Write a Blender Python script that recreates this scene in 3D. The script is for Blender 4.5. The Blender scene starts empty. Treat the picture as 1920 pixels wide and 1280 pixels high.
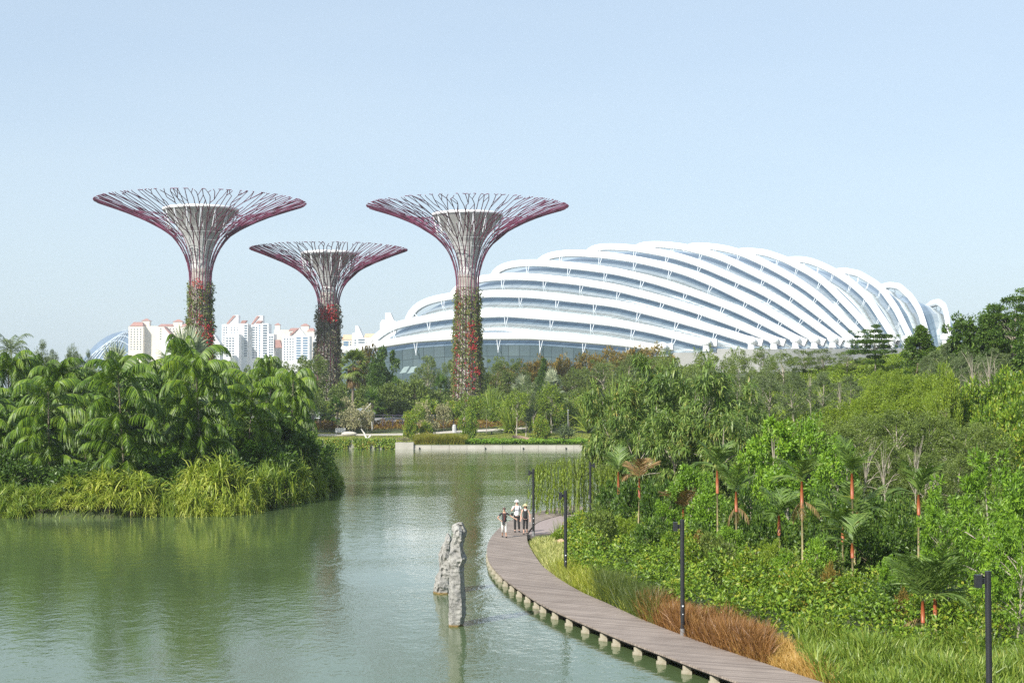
import bpy, math, random
import numpy as np
from mathutils import Vector, Matrix
random.seed(7); np.random.seed(7)
RNG = np.random.default_rng(11)
PI = math.pi
sc = bpy.context.scene
col = sc.collection

# ---------------------------------------------------------------- camera
F = 3000.0                 # focal length in pixels of the 1920 px wide photograph
CAMZ = 7.76                # metres over the water
HOR = 755.0                # row of the horizon
PITCH = math.atan((HOR - 640.0) / F)
cam_d = bpy.data.cameras.new('camera'); cam = bpy.data.objects.new('camera', cam_d); col.objects.link(cam)
cam.location = (0, 0, CAMZ); cam.rotation_euler = (PI / 2 + PITCH, 0, 0)
cam_d.sensor_width = 36.0; cam_d.lens = 36.0 * F / 1920.0
cam_d.clip_start = 0.5; cam_d.clip_end = 8000
sc.camera = cam

# ---------------------------------------------------------------- light
SUN_EL, SUN_AZ = math.radians(37), math.radians(218)   # azimuth clockwise from +Y: sun is behind and left
w = bpy.data.worlds.new('World'); sc.world = w; w.use_nodes = True
nt = w.node_tree; bg = nt.nodes['Background']
sky = nt.nodes.new('ShaderNodeTexSky'); sky.sky_type = 'NISHITA'; sky.sun_disc = False
sky.sun_elevation = SUN_EL; sky.sun_rotation = SUN_AZ
sky.altitude = 0; sky.air_density = 1.1; sky.dust_density = 1.0; sky.ozone_density = 3.0
hs = nt.nodes.new('ShaderNodeHueSaturation'); hs.inputs['Saturation'].default_value = .74; nt.links.new(sky.outputs['Color'], hs.inputs['Color'])
mxs = nt.nodes.new('ShaderNodeMix'); mxs.data_type = 'RGBA'; mxs.inputs[0].default_value = .55; mxs.inputs[7].default_value = (3.75, 4.75, 5.75, 1)
tcw = nt.nodes.new('ShaderNodeTexCoord'); mpw = nt.nodes.new('ShaderNodeMapping'); mpw.inputs['Scale'].default_value = (1.2, 1.2, 5.0); nw = nt.nodes.new('ShaderNodeTexNoise'); nw.inputs['Scale'].default_value = 1.6; nw.inputs['Detail'].default_value = 5
nt.links.new(tcw.outputs['Generated'], mpw.inputs['Vector']); nt.links.new(mpw.outputs['Vector'], nw.inputs['Vector'])
rw = nt.nodes.new('ShaderNodeValToRGB'); rw.color_ramp.elements[0].position = .35; rw.color_ramp.elements[0].color = (3.5, 4.5, 5.6, 1); rw.color_ramp.elements[1].position = .68; rw.color_ramp.elements[1].color = (4.1, 5.0, 5.85, 1)
nt.links.new(nw.outputs['Fac'], rw.inputs['Fac']); nt.links.new(rw.outputs['Color'], mxs.inputs[7])
nt.links.new(hs.outputs['Color'], mxs.inputs[6]); nt.links.new(mxs.outputs[2], bg.inputs['Color']); bg.inputs['Strength'].default_value = 0.108
sl = bpy.data.lights.new('sun', 'SUN'); sun = bpy.data.objects.new('sun', sl); col.objects.link(sun)
sl.energy = 5.0; sl.angle = math.radians(0.55); sl.color = (1.0, 0.955, 0.88)
sd = Vector((math.sin(SUN_AZ) * math.cos(SUN_EL), math.cos(SUN_AZ) * math.cos(SUN_EL), math.sin(SUN_EL)))
sun.rotation_euler = sd.to_track_quat('Z', 'Y').to_euler()
sc.view_settings.view_transform = 'Standard'; sc.view_settings.look = 'None'
sc.view_settings.exposure = 0.62; sc.view_settings.gamma = 1.0
sc.render.engine = 'CYCLES'
sc.cycles.max_bounces = 6; sc.cycles.diffuse_bounces = 3; sc.cycles.glossy_bounces = 3
sc.cycles.transmission_bounces = 3; sc.cycles.volume_bounces = 1; sc.cycles.transparent_max_bounces = 4
sc.cycles.use_denoising = False

# ---------------------------------------------------------------- helpers
def at(px, py, Y):
    """world point on the ray of a pixel, Y metres in front of the camera"""
    dx, dy = (px - 960.0) / F, (640.0 - py) / F
    c, s = math.cos(PITCH), math.sin(PITCH)
    fy, fz = c - dy * s, s + dy * c
    k = Y / fy
    return Vector((dx * k, Y, CAMZ + fz * k))
def flat(px, py, z):
    """world point where the ray of a pixel meets the level z"""
    a = at(px, py, 100.0); k = (z - CAMZ) / (a.z - CAMZ)
    return Vector((a.x * k, a.y * k, z))
def X(px, Y): return (px - 960.0) / F * Y
def lerp(a, b, t): return a + (b - a) * t
def sstep(x, a, b):
    t = np.clip((x - a) / (b - a), 0, 1); return t * t * (3 - 2 * t)

def mesh_np(name, V, Fq, mats, midx=None, smooth=False, uv=None):
    """V (n,3), Fq (m,k) faces all with k corners, or a list of such arrays"""
    me = bpy.data.meshes.new(name)
    Fl = Fq if isinstance(Fq, list) and len(Fq) and isinstance(Fq[0], np.ndarray) and Fq[0].ndim == 2 else [Fq]
    Fl = [np.asarray(f, dtype=np.int32) for f in Fl if len(f)]
    V = np.asarray(V, dtype=np.float32)
    me.vertices.add(len(V)); me.vertices.foreach_set('co', V.ravel())
    loops = np.concatenate([f.ravel() for f in Fl])
    tot = np.concatenate([np.full(len(f), f.shape[1], dtype=np.int32) for f in Fl])
    start = np.concatenate([[0], np.cumsum(tot)[:-1]]).astype(np.int32)
    me.loops.add(len(loops)); me.loops.foreach_set('vertex_index', loops)
    me.polygons.add(len(tot)); me.polygons.foreach_set('loop_start', start); me.polygons.foreach_set('loop_total', tot)
    for m in (mats if isinstance(mats, (list, tuple)) else [mats]): me.materials.append(m)
    if midx is not None: me.polygons.foreach_set('material_index', np.asarray(midx, dtype=np.int32))
    me.polygons.foreach_set('use_smooth', np.full(len(tot), bool(smooth)))
    if uv is not None:
        l = me.uv_layers.new(name='UVMap'); l.data.foreach_set('uv', np.asarray(uv, dtype=np.float32)[loops].ravel())
    me.update(); me.validate(); return me

class MB:
    """collects simple solids into one mesh"""
    def __init__(s): s.V = []; s.F = []; s.M = []; s.n = 0; s.m = 0
    def add(s, V, Fs):
        for f in Fs: s.F.append([i + s.n for i in f]); s.M.append(s.m)
        s.V.extend([tuple(v) for v in V]); s.n += len(V)
    def box(s, a, b):
        x0, y0, z0 = a; x1, y1, z1 = b
        s.add([(x0,y0,z0),(x1,y0,z0),(x1,y1,z0),(x0,y1,z0),(x0,y0,z1),(x1,y0,z1),(x1,y1,z1),(x0,y1,z1)],
              [(0,3,2,1),(4,5,6,7),(0,1,5,4),(1,2,6,5),(2,3,7,6),(3,0,4,7)])
    def tube(s, pts, rad, n=6, cap=True):
        pts = [Vector(p) for p in pts]
        if not hasattr(rad, '__len__'): rad = [rad] * len(pts)
        V = []; 
        for i, p in enumerate(pts):
            d = (pts[min(i + 1, len(pts) - 1)] - pts[max(i - 1, 0)]).normalized()
            up = Vector((0, 0, 1)) if abs(d.z) < 0.9 else Vector((0, 1, 0))
            a = d.cross(up).normalized(); b = d.cross(a).normalized()
            for k in range(n):
                t = 2 * PI * k / n
                V.append(p + (a * math.cos(t) + b * math.sin(t)) * rad[i])
        Fs = [(i * n + k, i * n + (k + 1) % n, (i + 1) * n + (k + 1) % n, (i + 1) * n + k) for i in range(len(pts) - 1) for k in range(n)]
        if cap: Fs += [tuple(range(n)), tuple(reversed(range((len(pts) - 1) * n, len(pts) * n)))]
        s.add(V, Fs)
    def lathe(s, prof, n=16, c=(0, 0)):
        V = [(c[0] + r * math.cos(2 * PI * k / n), c[1] + r * math.sin(2 * PI * k / n), z) for r, z in prof for k in range(n)]
        s.add(V, [(i * n + k, i * n + (k + 1) % n, (i + 1) * n + (k + 1) % n, (i + 1) * n + k) for i in range(len(prof) - 1) for k in range(n)])
    def blob(s, c, r, n=10, m=7, jit=0.0):
        c = Vector(c); r = r if hasattr(r, '__len__') else (r, r, r)
        V = []; 
        for i in range(m + 1):
            th = PI * i / m
            for k in range(n):
                ph = 2 * PI * k / n; j = 1 + random.uniform(-jit, jit)
                V.append(c + Vector((r[0] * math.sin(th) * math.cos(ph) * j, r[1] * math.sin(th) * math.sin(ph) * j, r[2] * math.cos(th) * j)))
        s.add(V, [(i * n + k, (i + 1) * n + k, (i + 1) * n + (k + 1) % n, i * n + (k + 1) % n) for i in range(m) for k in range(n)])
    def mesh(s, name, mats, smooth=False):
        me = bpy.data.meshes.new(name); me.from_pydata(s.V, [], s.F)
        for m in (mats if isinstance(mats, (list, tuple)) else [mats]): me.materials.append(m)
        me.polygons.foreach_set('material_index', s.M)
        if smooth: me.polygons.foreach_set('use_smooth', [True] * len(s.F))
        me.update(); return me
    def build(s, name, mats, parent=None, smooth=False, loc=None):
        return link(name, s.mesh(name, mats, smooth), parent, loc)

def link(name, me, parent=None, loc=None, scale=None, rz=None):
    o = bpy.data.objects.new(name, me); col.objects.link(o)
    if parent: o.parent = parent
    if loc is not None: o.location = loc
    if scale is not None: o.scale = scale
    if rz is not None: o.rotation_euler = (0, 0, rz)
    return o
def tag(o, label, cat=None, group=None, kind=None):
    o['label'] = label
    if cat: o['category'] = cat
    if group: o['group'] = group
    if kind: o['kind'] = kind
    return o
def thing(name, label, cat, loc=(0, 0, 0), rz=0, group=None):
    o = bpy.data.objects.new(name, None); col.objects.link(o); o.location = loc; o.rotation_euler = (0, 0, rz)
    o.empty_display_size = 0.2
    return tag(o, label, cat, group)
def structure(name, me, label):
    o = link(name, me); o['kind'] = 'structure'; o['label'] = label; return o

# ---------------------------------------------------------------- materials
def newmat(name):
    m = bpy.data.materials.new(name); m.use_nodes = True
    return m, m.node_tree, m.node_tree.nodes['Principled BSDF']
def noise(nt, scale, detail=4, rough=0.6, coord='Object', vec=None, stretch=None):
    tc = nt.nodes.new('ShaderNodeTexCoord'); n = nt.nodes.new('ShaderNodeTexNoise')
    n.inputs['Scale'].default_value = scale; n.inputs['Detail'].default_value = detail; n.inputs['Roughness'].default_value = rough
    src = tc.outputs[coord]
    if stretch:
        mp = nt.nodes.new('ShaderNodeMapping'); mp.inputs['Scale'].default_value = stretch
        nt.links.new(src, mp.inputs['Vector']); src = mp.outputs['Vector']
    nt.links.new(src, n.inputs['Vector']); return n.outputs['Fac']
def ramp(nt, src, stops):
    r = nt.nodes.new('ShaderNodeValToRGB'); e = r.color_ramp.elements
    while len(e) > 1: e.remove(e[-1])
    e[0].position = stops[0][0]; e[0].color = (*stops[0][1], 1)
    for p, c in stops[1:]:
        q = e.new(p); q.color = (*c, 1)
    nt.links.new(src, r.inputs['Fac']); return r.outputs['Color']
def simple(name, c1, c2=None, rough=0.6, scale=2.0, metal=0.0, bump=0.0, spec=0.5, coord='Object', stretch=None, detail=4):
    m, nt, b = newmat(name)
    b.inputs['Roughness'].default_value = rough; b.inputs['Metallic'].default_value = metal
    b.inputs['Specular IOR Level'].default_value = spec
    if c2 is None: c2 = tuple(v * 0.75 for v in c1)
    n = noise(nt, scale, detail, coord=coord, stretch=stretch)
    nt.links.new(ramp(nt, n, [(0.3, c2), (0.7, c1)]), b.inputs['Base Color'])
    if bump:
        bp = nt.nodes.new('ShaderNodeBump'); bp.inputs['Strength'].default_value = bump; bp.inputs['Distance'].default_value = 0.05
        nt.links.new(n, bp.inputs['Height']); nt.links.new(bp.outputs['Normal'], b.inputs['Normal'])
    return m
def leafmat(name, cols, trans=0.22, rough=0.45, nscale=0.5, spec=0.4):
    """per-leaf random colour, drifting slowly through the plant"""
    m, nt, b = newmat(name)
    g = nt.nodes.new('ShaderNodeNewGeometry'); oi = nt.nodes.new('ShaderNodeObjectInfo')
    n = noise(nt, nscale, 3, 0.6)
    a = nt.nodes.new('ShaderNodeMath'); a.operation = 'MULTIPLY_ADD'
    nt.links.new(g.outputs['Random Per Island'], a.inputs[0]); a.inputs[1].default_value = 0.62
    b2 = nt.nodes.new('ShaderNodeMath'); b2.operation = 'MULTIPLY_ADD'; nt.links.new(n, b2.inputs[0]); b2.inputs[1].default_value = 0.75; b2.inputs[2].default_value = -0.28
    nt.links.new(b2.outputs[0], a.inputs[2])
    c = nt.nodes.new('ShaderNodeMath'); c.operation = 'MULTIPLY_ADD'; nt.links.new(oi.outputs['Random'], c.inputs[0]); c.inputs[1].default_value = 0.14
    nt.links.new(a.outputs[0], c.inputs[2])
    cols = [(c_[0] * 1.42 + .004, c_[1] * 1.22, c_[2] * .82) for c_ in cols]; k = len(cols)
    colr = ramp(nt, c.outputs[0], [(0.02 + i * 0.96 / max(1, k - 1), cc) for i, cc in enumerate(cols)])
    nt.links.new(colr, b.inputs['Base Color']); b.inputs['Roughness'].default_value = rough; b.inputs['Specular IOR Level'].default_value = spec
    if trans:
        t = nt.nodes.new('ShaderNodeBsdfTranslucent'); mx = nt.nodes.new('ShaderNodeMixShader'); mx.inputs[0].default_value = trans
        hs = nt.nodes.new('ShaderNodeHueSaturation'); hs.inputs['Value'].default_value = 1.5; hs.inputs['Saturation'].default_value = 1.15
        nt.links.new(colr, hs.inputs['Color']); nt.links.new(hs.outputs['Color'], t.inputs['Color'])
        nt.links.new(b.outputs[0], mx.inputs[1]); nt.links.new(t.outputs[0], mx.inputs[2])
        nt.links.new(mx.outputs[0], nt.nodes['Material Output'].inputs['Surface'])
    return m

L = {}
L['palm']   = leafmat('palm_leaf', [(.014,.042,.008),(.042,.105,.012),(.095,.185,.018),(.165,.245,.030)], nscale=.35)
L['dark']   = leafmat('dark_leaf', [(.012,.035,.010),(.030,.080,.016),(.060,.130,.022),(.110,.190,.035)])
L['bright'] = leafmat('bright_leaf', [(.032,.080,.011),(.072,.172,.018),(.125,.262,.028),(.215,.350,.050)])
L['shrub']  = leafmat('shrub_leaf', [(.020,.050,.008),(.045,.105,.012),(.085,.180,.018),(.140,.245,.030),(.20,.24,.04),(.34,.13,.05)], nscale=.35)
L['olive']  = leafmat('olive_leaf', [(.032,.060,.020),(.068,.120,.034),(.110,.178,.050),(.165,.235,.080)])
L['mango']  = leafmat('long_leaf', [(.024,.058,.018),(.055,.120,.030),(.098,.182,.048),(.155,.235,.080),(.25,.16,.06)], nscale=.6)
L['yellow'] = leafmat('yellow_green_leaf', [(.045,.095,.012),(.095,.175,.018),(.145,.235,.028),(.21,.29,.055)])
L['silver'] = leafmat('silver_leaf', [(.07,.12,.11),(.14,.20,.18),(.21,.28,.26),(.30,.36,.33)], trans=.15)
L['white']  = leafmat('pale_leaf', [(.10,.13,.08),(.20,.23,.17),(.34,.35,.30)], trans=.1)
L['rust']   = leafmat('rusty_leaf', [(.06,.08,.025),(.13,.13,.04),(.20,.15,.05),(.12,.16,.04)])
L['conifer']= leafmat('blue_green_leaf', [(.04,.075,.04),(.075,.125,.065),(.12,.18,.10)], trans=.1)
L['pand']   = leafmat('pandanus_leaf', [(.06,.12,.018),(.14,.22,.034),(.24,.32,.065),(.41,.46,.20)], nscale=.6, trans=.25)
L['reed']   = leafmat('reed_leaf', [(.04,.09,.018),(.09,.17,.03),(.16,.24,.045),(.25,.31,.09)], nscale=.5)
L['grass']  = leafmat('grass_blade', [(.07,.12,.02),(.14,.20,.03),(.22,.28,.05),(.32,.33,.10)], nscale=.5)
L['darkgrass'] = leafmat('dark_grass_blade', [(.025,.05,.015),(.05,.09,.022),(.09,.13,.035)], nscale=.5)
L['brown']  = leafmat('dry_grass_blade', [(.07,.040,.020),(.14,.080,.038),(.22,.135,.06),(.32,.24,.11)], nscale=.9)
L['sedge'] = leafmat('sedge_blade', [(.07,.11,.02),(.13,.17,.03),(.19,.20,.04),(.24,.20,.07)], nscale=.5)
L['corner'] = leafmat('broad_grass_blade', [(.045,.10,.018),(.09,.17,.03),(.15,.23,.05),(.30,.30,.13)], nscale=1.2)
L['tan']    = leafmat('tan_grass_blade', [(.18,.15,.05),(.30,.22,.09),(.42,.32,.15),(.25,.27,.08)], nscale=.9)
L['dead']   = leafmat('dead_frond', [(.10,.072,.04),(.18,.135,.08),(.27,.21,.13)], trans=.15)
L['pale_grass'] = leafmat('variegated_blade', [(.10,.15,.05),(.22,.28,.12),(.42,.45,.28)], nscale=.8)
L['willow'] = leafmat('willow_leaf', [(.06,.12,.015),(.12,.20,.025),(.19,.28,.045)], nscale=1.2)
L['red']    = leafmat('red_flower', [(.16,.02,.03),(.34,.03,.05),(.52,.06,.09)], trans=.15)
L['bronze'] = leafmat('bronze_leaf', [(.04,.022,.014),(.09,.045,.02),(.20,.17,.03),(.32,.28,.05)], nscale=1.5)
L['trunkgreen'] = leafmat('bromeliad_leaf', [(.035,.06,.02),(.075,.12,.035),(.13,.18,.06),(.10,.10,.04)], nscale=.3, trans=.1)
L['trunkgrey'] = leafmat('grey_bromeliad_leaf', [(.045,.05,.04),(.08,.09,.07),(.15,.18,.15),(.26,.30,.27)], nscale=.4, trans=.1)
B = {}
B['bark']  = simple('bark', (.22,.17,.12), (.10,.075,.05), .9, 6, bump=.4, stretch=(1,1,.3))
B['pale']  = simple('pale_bark', (.42,.38,.31), (.24,.20,.15), .9, 5, bump=.3, stretch=(1,1,.3))
B['palm']  = simple('palm_bark', (.26,.22,.17), (.13,.10,.075), .9, 8, bump=.3, stretch=(.3,.3,3))
B['green'] = simple('green_stem', (.13,.17,.04), (.09,.12,.03), .6, 4)
M_WHITE = simple('white_paint', (.82,.83,.84), (.76,.77,.79), .45, .05)
M_WHITE2 = simple('white_steel', (.72,.75,.77), (.64,.67,.70), .4, .4)
M_CONC = simple('concrete', (.46,.44,.39), (.30,.29,.25), .85, 1.2, bump=.2)
M_STAIN = simple('stained_concrete', (.40,.37,.30), (.17,.14,.08), .85, 2.5, bump=.3)
M_BLACK = simple('black_paint', (.020,.021,.024), (.014,.015,.017), .4, 3)
M_STEELTREE = simple('magenta_steel', (.20,.04,.09), (.13,.03,.065), .45, .3)

# ---------------------------------------------------------------- terrain
DECK = 0.36
LPX = [(1400,1283),(1310,1252),(1250,1228),(1200,1210),(1150,1191),(1100,1170),(1050,1149),(1010,1129),(978,1107.5),(949,1087.7),(931,1071.6),
       (917,1053.6),(913,1039),(913,1023),(918.8,1009),(926,999.7),(937.5,987.5),(949,979),(962,973),(985,965.5),(1012,958),(1045,951),(1085,945)]
RPX = [(1560,1284),(1480,1258),(1420,1238),(1354,1216.6),(1276,1189),(1198,1158),(1139,1130),(1093,1111),(1050,1086),(1017,1060.8),(999,1035.6),
       (989,1016),(988,1003),(993,992),(1000,984),(1010,977),(1035,969),(1065,962),(1100,955)]
def dk(p):
    v = flat(p[0], p[1], DECK); return (v.x, v.y)
def smooth_line(P, n):
    P = np.array(P, float); d = np.concatenate([[0], np.cumsum(np.hypot(*np.diff(P, axis=0).T))])
    t = np.linspace(0, d[-1], n); X_ = np.interp(t, d, P[:, 0]); Y_ = np.interp(t, d, P[:, 1])
    for _ in range(6):
        X_[1:-1] = (X_[:-2] + 2 * X_[1:-1] + X_[2:]) / 4; Y_[1:-1] = (Y_[:-2] + 2 * Y_[1:-1] + Y_[2:]) / 4
    return np.stack([X_, Y_], 1)
Lw = [dk(p) for p in LPX]; Rw = [dk(p) for p in RPX]
# the deck also runs on towards and under the camera position, out of frame
def back(P):
    (x0, y0), (x1, y1) = P[0], P[2]; d = np.array([x0 - x1, y0 - y1]); d /= np.linalg.norm(d)
    return [tuple(np.array(P[0]) + d * 14)] + P
Lw, Rw = back(Lw), back(Rw)
LN, RN = smooth_line(Lw, 150), smooth_line(Rw, 150)
_sy = np.array([-60] + [p[1] for p in Rw] + [150, 200, 262, 268, 1700]); _sx = np.array([42] + [p[0] for p in Rw] + [10.0, 13.0, 17.5, 18.0, 18.0])
_o = np.argsort(_sy); _sy, _sx = _sy[_o], _sx[_o]
ISL = [(-130,958),(-60,962),(0,968),(60,972),(120,973),(200,972),(330,966),(440,962),(520,946),(570,932),(610,922),(640,908)]
ISLW = [(flat(a, b, 0).x, flat(a, b, 0).y) for a, b in ISL] + [(X(648,165),165),(X(590,180),180),(X(500,195),195),(X(300,203),203),(X(0,199),199),(X(-130,182),182)]
ISLW = np.array(ISLW)
def poly_sd(x, y, P):
    """signed distance, positive inside"""
    d = np.full(x.shape, 1e9); ins = np.zeros(x.shape, bool); n = len(P)
    for i in range(n):
        a, b = P[i], P[(i + 1) % n]; e = b - a
        t = np.clip(((x - a[0]) * e[0] + (y - a[1]) * e[1]) / (e @ e), 0, 1)
        d = np.minimum(d, np.hypot(x - a[0] - t * e[0], y - a[1] - t * e[1]))
        c = ((a[1] > y) != (b[1] > y)) & (x < (b[0] - a[0]) * (y - a[1]) / (b[1] - a[1] + 1e-12) + a[0]); ins ^= c
    return np.where(ins, d, -d)
FY = [-200, 266, 270.2, 270.6, 300, 318, 338, 360, 420, 470, 800, 1600, 3000]
FZ = [-1.6, -1.6, -1.6, 0.75, 2.1, 3.6, 5.5, 5.9, 6.5, 7.0, 7.0, 5.0, 5.0]
def H(x, y):
    x = np.asarray(x, float); y = np.asarray(y, float)
    h = np.interp(y, FY, FZ)
    px = 960 + x / np.maximum(y, 1) * F
    berm = sstep(y, 345, 415) * (sstep(px, 640, 1000) * 4.5 + sstep(px, 1000, 1300) * 4.0)
    h = h + berm
    s = x - np.interp(y, _sy, _sx)
    hill = 14.0 * np.exp(-((x - 76) ** 2 + (y - 195) ** 2) / (2 * 48.0 ** 2)) + 0.03 * np.clip(s, 0, 60)
    bank = -1.6 + 1.86 * sstep(s, -0.9, 0.5) + hill * sstep(s, 0.5, 24)
    bank = bank * (1 - sstep(y, 262, 300)) + np.where(y > 262, sstep(y, 262, 300) * (h + hill * .6 * sstep(s, 0.5, 24)), 0)
    h = np.where(s > -0.9, np.maximum(h, bank), h)
    si = poly_sd(x, y, ISLW)
    isl = -1.6 + 2.3 * sstep(si, -1.5, 1.5) + 0.9 * sstep(si, 3, 22)
    return np.maximum(h, isl)
def h1(x, y): return float(H(np.array([x]), np.array([y]))[0])
def ground_at(px, py, y0=272, y1=480):
    ys = np.linspace(y0, y1, 900); a = at(px, py, 100.0); kx, kz = a.x / 100, (a.z - CAMZ) / 100
    hh = H(kx * ys, ys); rz = CAMZ + kz * ys; i = np.argmax(hh >= rz)
    if hh[i] < rz[i]: i = len(ys) - 1
    return Vector((kx * ys[i], ys[i], hh[i]))

m, nt, b = newmat('earth_and_turf')
n1 = noise(nt, .35, 6); n2 = noise(nt, 4, 4)
c1 = ramp(nt, n1, [(.3, (.030,.050,.014)), (.5, (.060,.085,.022)), (.7, (.085,.075,.040))])
mx = nt.nodes.new('ShaderNodeMix'); mx.data_type = 'RGBA'; mx.blend_type = 'MULTIPLY'; mx.inputs[0].default_value = .6
nt.links.new(c1, mx.inputs[6]); nt.links.new(ramp(nt, n2, [(.3, (.55,.55,.5)), (.7, (1,1,1))]), mx.inputs[7]); nt.links.new(mx.outputs[2], b.inputs['Base Color'])
b.inputs['Roughness'].default_value = .95
M_EARTH = m
def grid_mesh(name, xs_of, ys, mat, nx):
    V = []; 
    for y in ys:
        xs = xs_of(y); V.append(np.stack([xs, np.full(nx, y), H(xs, np.full(nx, y))], 1))
    V = np.concatenate(V); ny = len(ys)
    i, j = np.meshgrid(np.arange(ny - 1), np.arange(nx - 1), indexing='ij'); a = (i * nx + j).ravel()
    return mesh_np(name, V, np.stack([a, a + 1, a + nx + 1, a + nx], 1), mat, smooth=True)
ys = np.concatenate([np.linspace(-30, 40, 30), np.linspace(40.6, 130, 170)[0:], np.linspace(131, 268, 130), np.linspace(269, 276, 22), np.linspace(277, 480, 150), np.linspace(485, 900, 50), np.linspace(920, 2600, 30)])
def xs_of(y):
    wd = max(60.0, abs(y) * .62 + 40); u = np.linspace(-1, 1, 330)
    return np.sign(u) * (np.abs(u) ** 1.15) * wd
structure('ground', grid_mesh('ground', xs_of, ys, M_EARTH, 330), 'earth bank, lawn and island soil around the lake')

# ---------------------------------------------------------------- water
m, nt, b = newmat('lake_water')
b.inputs['Base Color'].default_value = (.074,.110,.044,1); b.inputs['Roughness'].default_value = .05; b.inputs['IOR'].default_value = 1.333
b.inputs['Specular IOR Level'].default_value = .5
nA = noise(nt, .9, 3, .55, stretch=(1.0,.55,1)); nB = noise(nt, 3.4, 3, .6, stretch=(1.0,.6,1)); nC = noise(nt, .06, 3, .55, stretch=(.35,1,1))
def mth(nt, op, a_, b_):
    q = nt.nodes.new('ShaderNodeMath'); q.operation = op
    for i, v in enumerate((a_, b_)):
        if isinstance(v, (int, float)): q.inputs[i].default_value = v
        else: nt.links.new(v, q.inputs[i])
    return q.outputs[0]
hgt = mth(nt, 'ADD', mth(nt, 'MULTIPLY', nA, .026), mth(nt, 'MULTIPLY', nB, .014))
calm = nt.nodes.new('ShaderNodeMapRange'); nt.links.new(nC, calm.inputs['Value']); calm.inputs['From Min'].default_value = .38; calm.inputs['From Max'].default_value = .60
calm.inputs['To Min'].default_value = .45; calm.inputs['To Max'].default_value = 1.15
bp = nt.nodes.new('ShaderNodeBump'); bp.inputs['Distance'].default_value = 1.0
nt.links.new(calm.outputs[0], bp.inputs['Strength']); nt.links.new(hgt, bp.inputs['Height']); nt.links.new(bp.outputs['Normal'], b.inputs['Normal'])
V = [(-420,-30,0),(430,-30,0),(430,271,0),(-420,271,0)]
structure('water', mesh_np('water', V, [[0,1,2,3]], m), 'green rippled lake water')

# ---------------------------------------------------------------- boardwalk
m, nt, b = newmat('deck_boards')
uvn = nt.nodes.new('ShaderNodeUVMap'); wv = nt.nodes.new('ShaderNodeTexBrick')
wv.inputs['Scale'].default_value = 1.0; wv.inputs['Brick Width'].default_value = 8.0; wv.inputs['Row Height'].default_value = .145
wv.inputs['Mortar Size'].default_value = .008; wv.inputs['Mortar'].default_value = (.05,.035,.03,1)
wv.inputs['Color1'].default_value = (.325,.272,.228,1); wv.inputs['Color2'].default_value = (.19,.155,.13,1); wv.inputs['Bias'].default_value = 0
nt.links.new(uvn.outputs[0], wv.inputs['Vector'])
mx = nt.nodes.new('ShaderNodeMix'); mx.data_type = 'RGBA'; mx.blend_type = 'MULTIPLY'; mx.inputs[0].default_value = .8
nt.links.new(wv.outputs['Color'], mx.inputs[6]); nt.links.new(ramp(nt, noise(nt, .8, 5), [(.3,(.72,.68,.66)),(.7,(1.12,1.1,1.1))]), mx.inputs[7])
nt.links.new(mx.outputs[2], b.inputs['Base Color']); b.inputs['Roughness'].default_value = .8
M_DECK = m
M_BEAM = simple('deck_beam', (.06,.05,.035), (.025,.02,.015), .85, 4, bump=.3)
walk = thing('boardwalk', 'curved brown timber boardwalk on concrete piles along the lake edge', 'boardwalk')
N = len(LN); dl = np.concatenate([[0], np.cumsum(np.hypot(*np.diff((LN + RN) / 2, axis=0).T))])
V, UV = [], []
for i in range(N):
    for (p, u) in ((LN[i], 0.8), (RN[i], 3.2)): V.append((p[0], p[1], DECK)); UV.append((u, dl[i]))
for i in range(N):
    for (p, u) in ((LN[i], 0.8), (RN[i], 3.2)): V.append((p[0], p[1], DECK - .06)); UV.append((u, dl[i]))
Q = []
for i in range(N - 1):
    a = 2 * i; o_ = 2 * N
    Q += [(a, a + 1, a + 3, a + 2), (a + o_, a + 2 + o_, a + 3 + o_, a + 1 + o_), (a, a + 2, a + 2 + o_, a + o_), (a + 1, a + 1 + o_, a + 3 + o_, a + 3)]
link('deck', mesh_np('deck', V, Q, M_DECK, uv=UV), walk)
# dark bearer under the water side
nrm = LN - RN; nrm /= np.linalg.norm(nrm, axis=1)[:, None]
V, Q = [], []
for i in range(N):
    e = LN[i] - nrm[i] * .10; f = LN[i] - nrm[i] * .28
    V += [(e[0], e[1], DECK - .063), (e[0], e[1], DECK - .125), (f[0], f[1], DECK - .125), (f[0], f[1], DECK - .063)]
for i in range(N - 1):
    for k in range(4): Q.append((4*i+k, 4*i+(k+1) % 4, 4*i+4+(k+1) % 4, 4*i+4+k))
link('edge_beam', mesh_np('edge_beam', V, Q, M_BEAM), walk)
mb = MB(); mb.box((-.16,-.16,-1.0), (.16,.16,.10)); mb.box((-.13,-.13,.102), (.13,.13,.234))
pile_me = mb.mesh('piling', M_STAIN)
d = 1.0; k = 0
while d < dl[-1] - 4:
    i = int(np.searchsorted(dl, d)); p = LN[i] - nrm[i] * .30; an = math.atan2(nrm[i][1], nrm[i][0])
    link('piling', pile_me, walk, (p[0], p[1], 0), rz=an); d += 1.65 if LN[i][1] < 80 else 2.6
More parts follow.
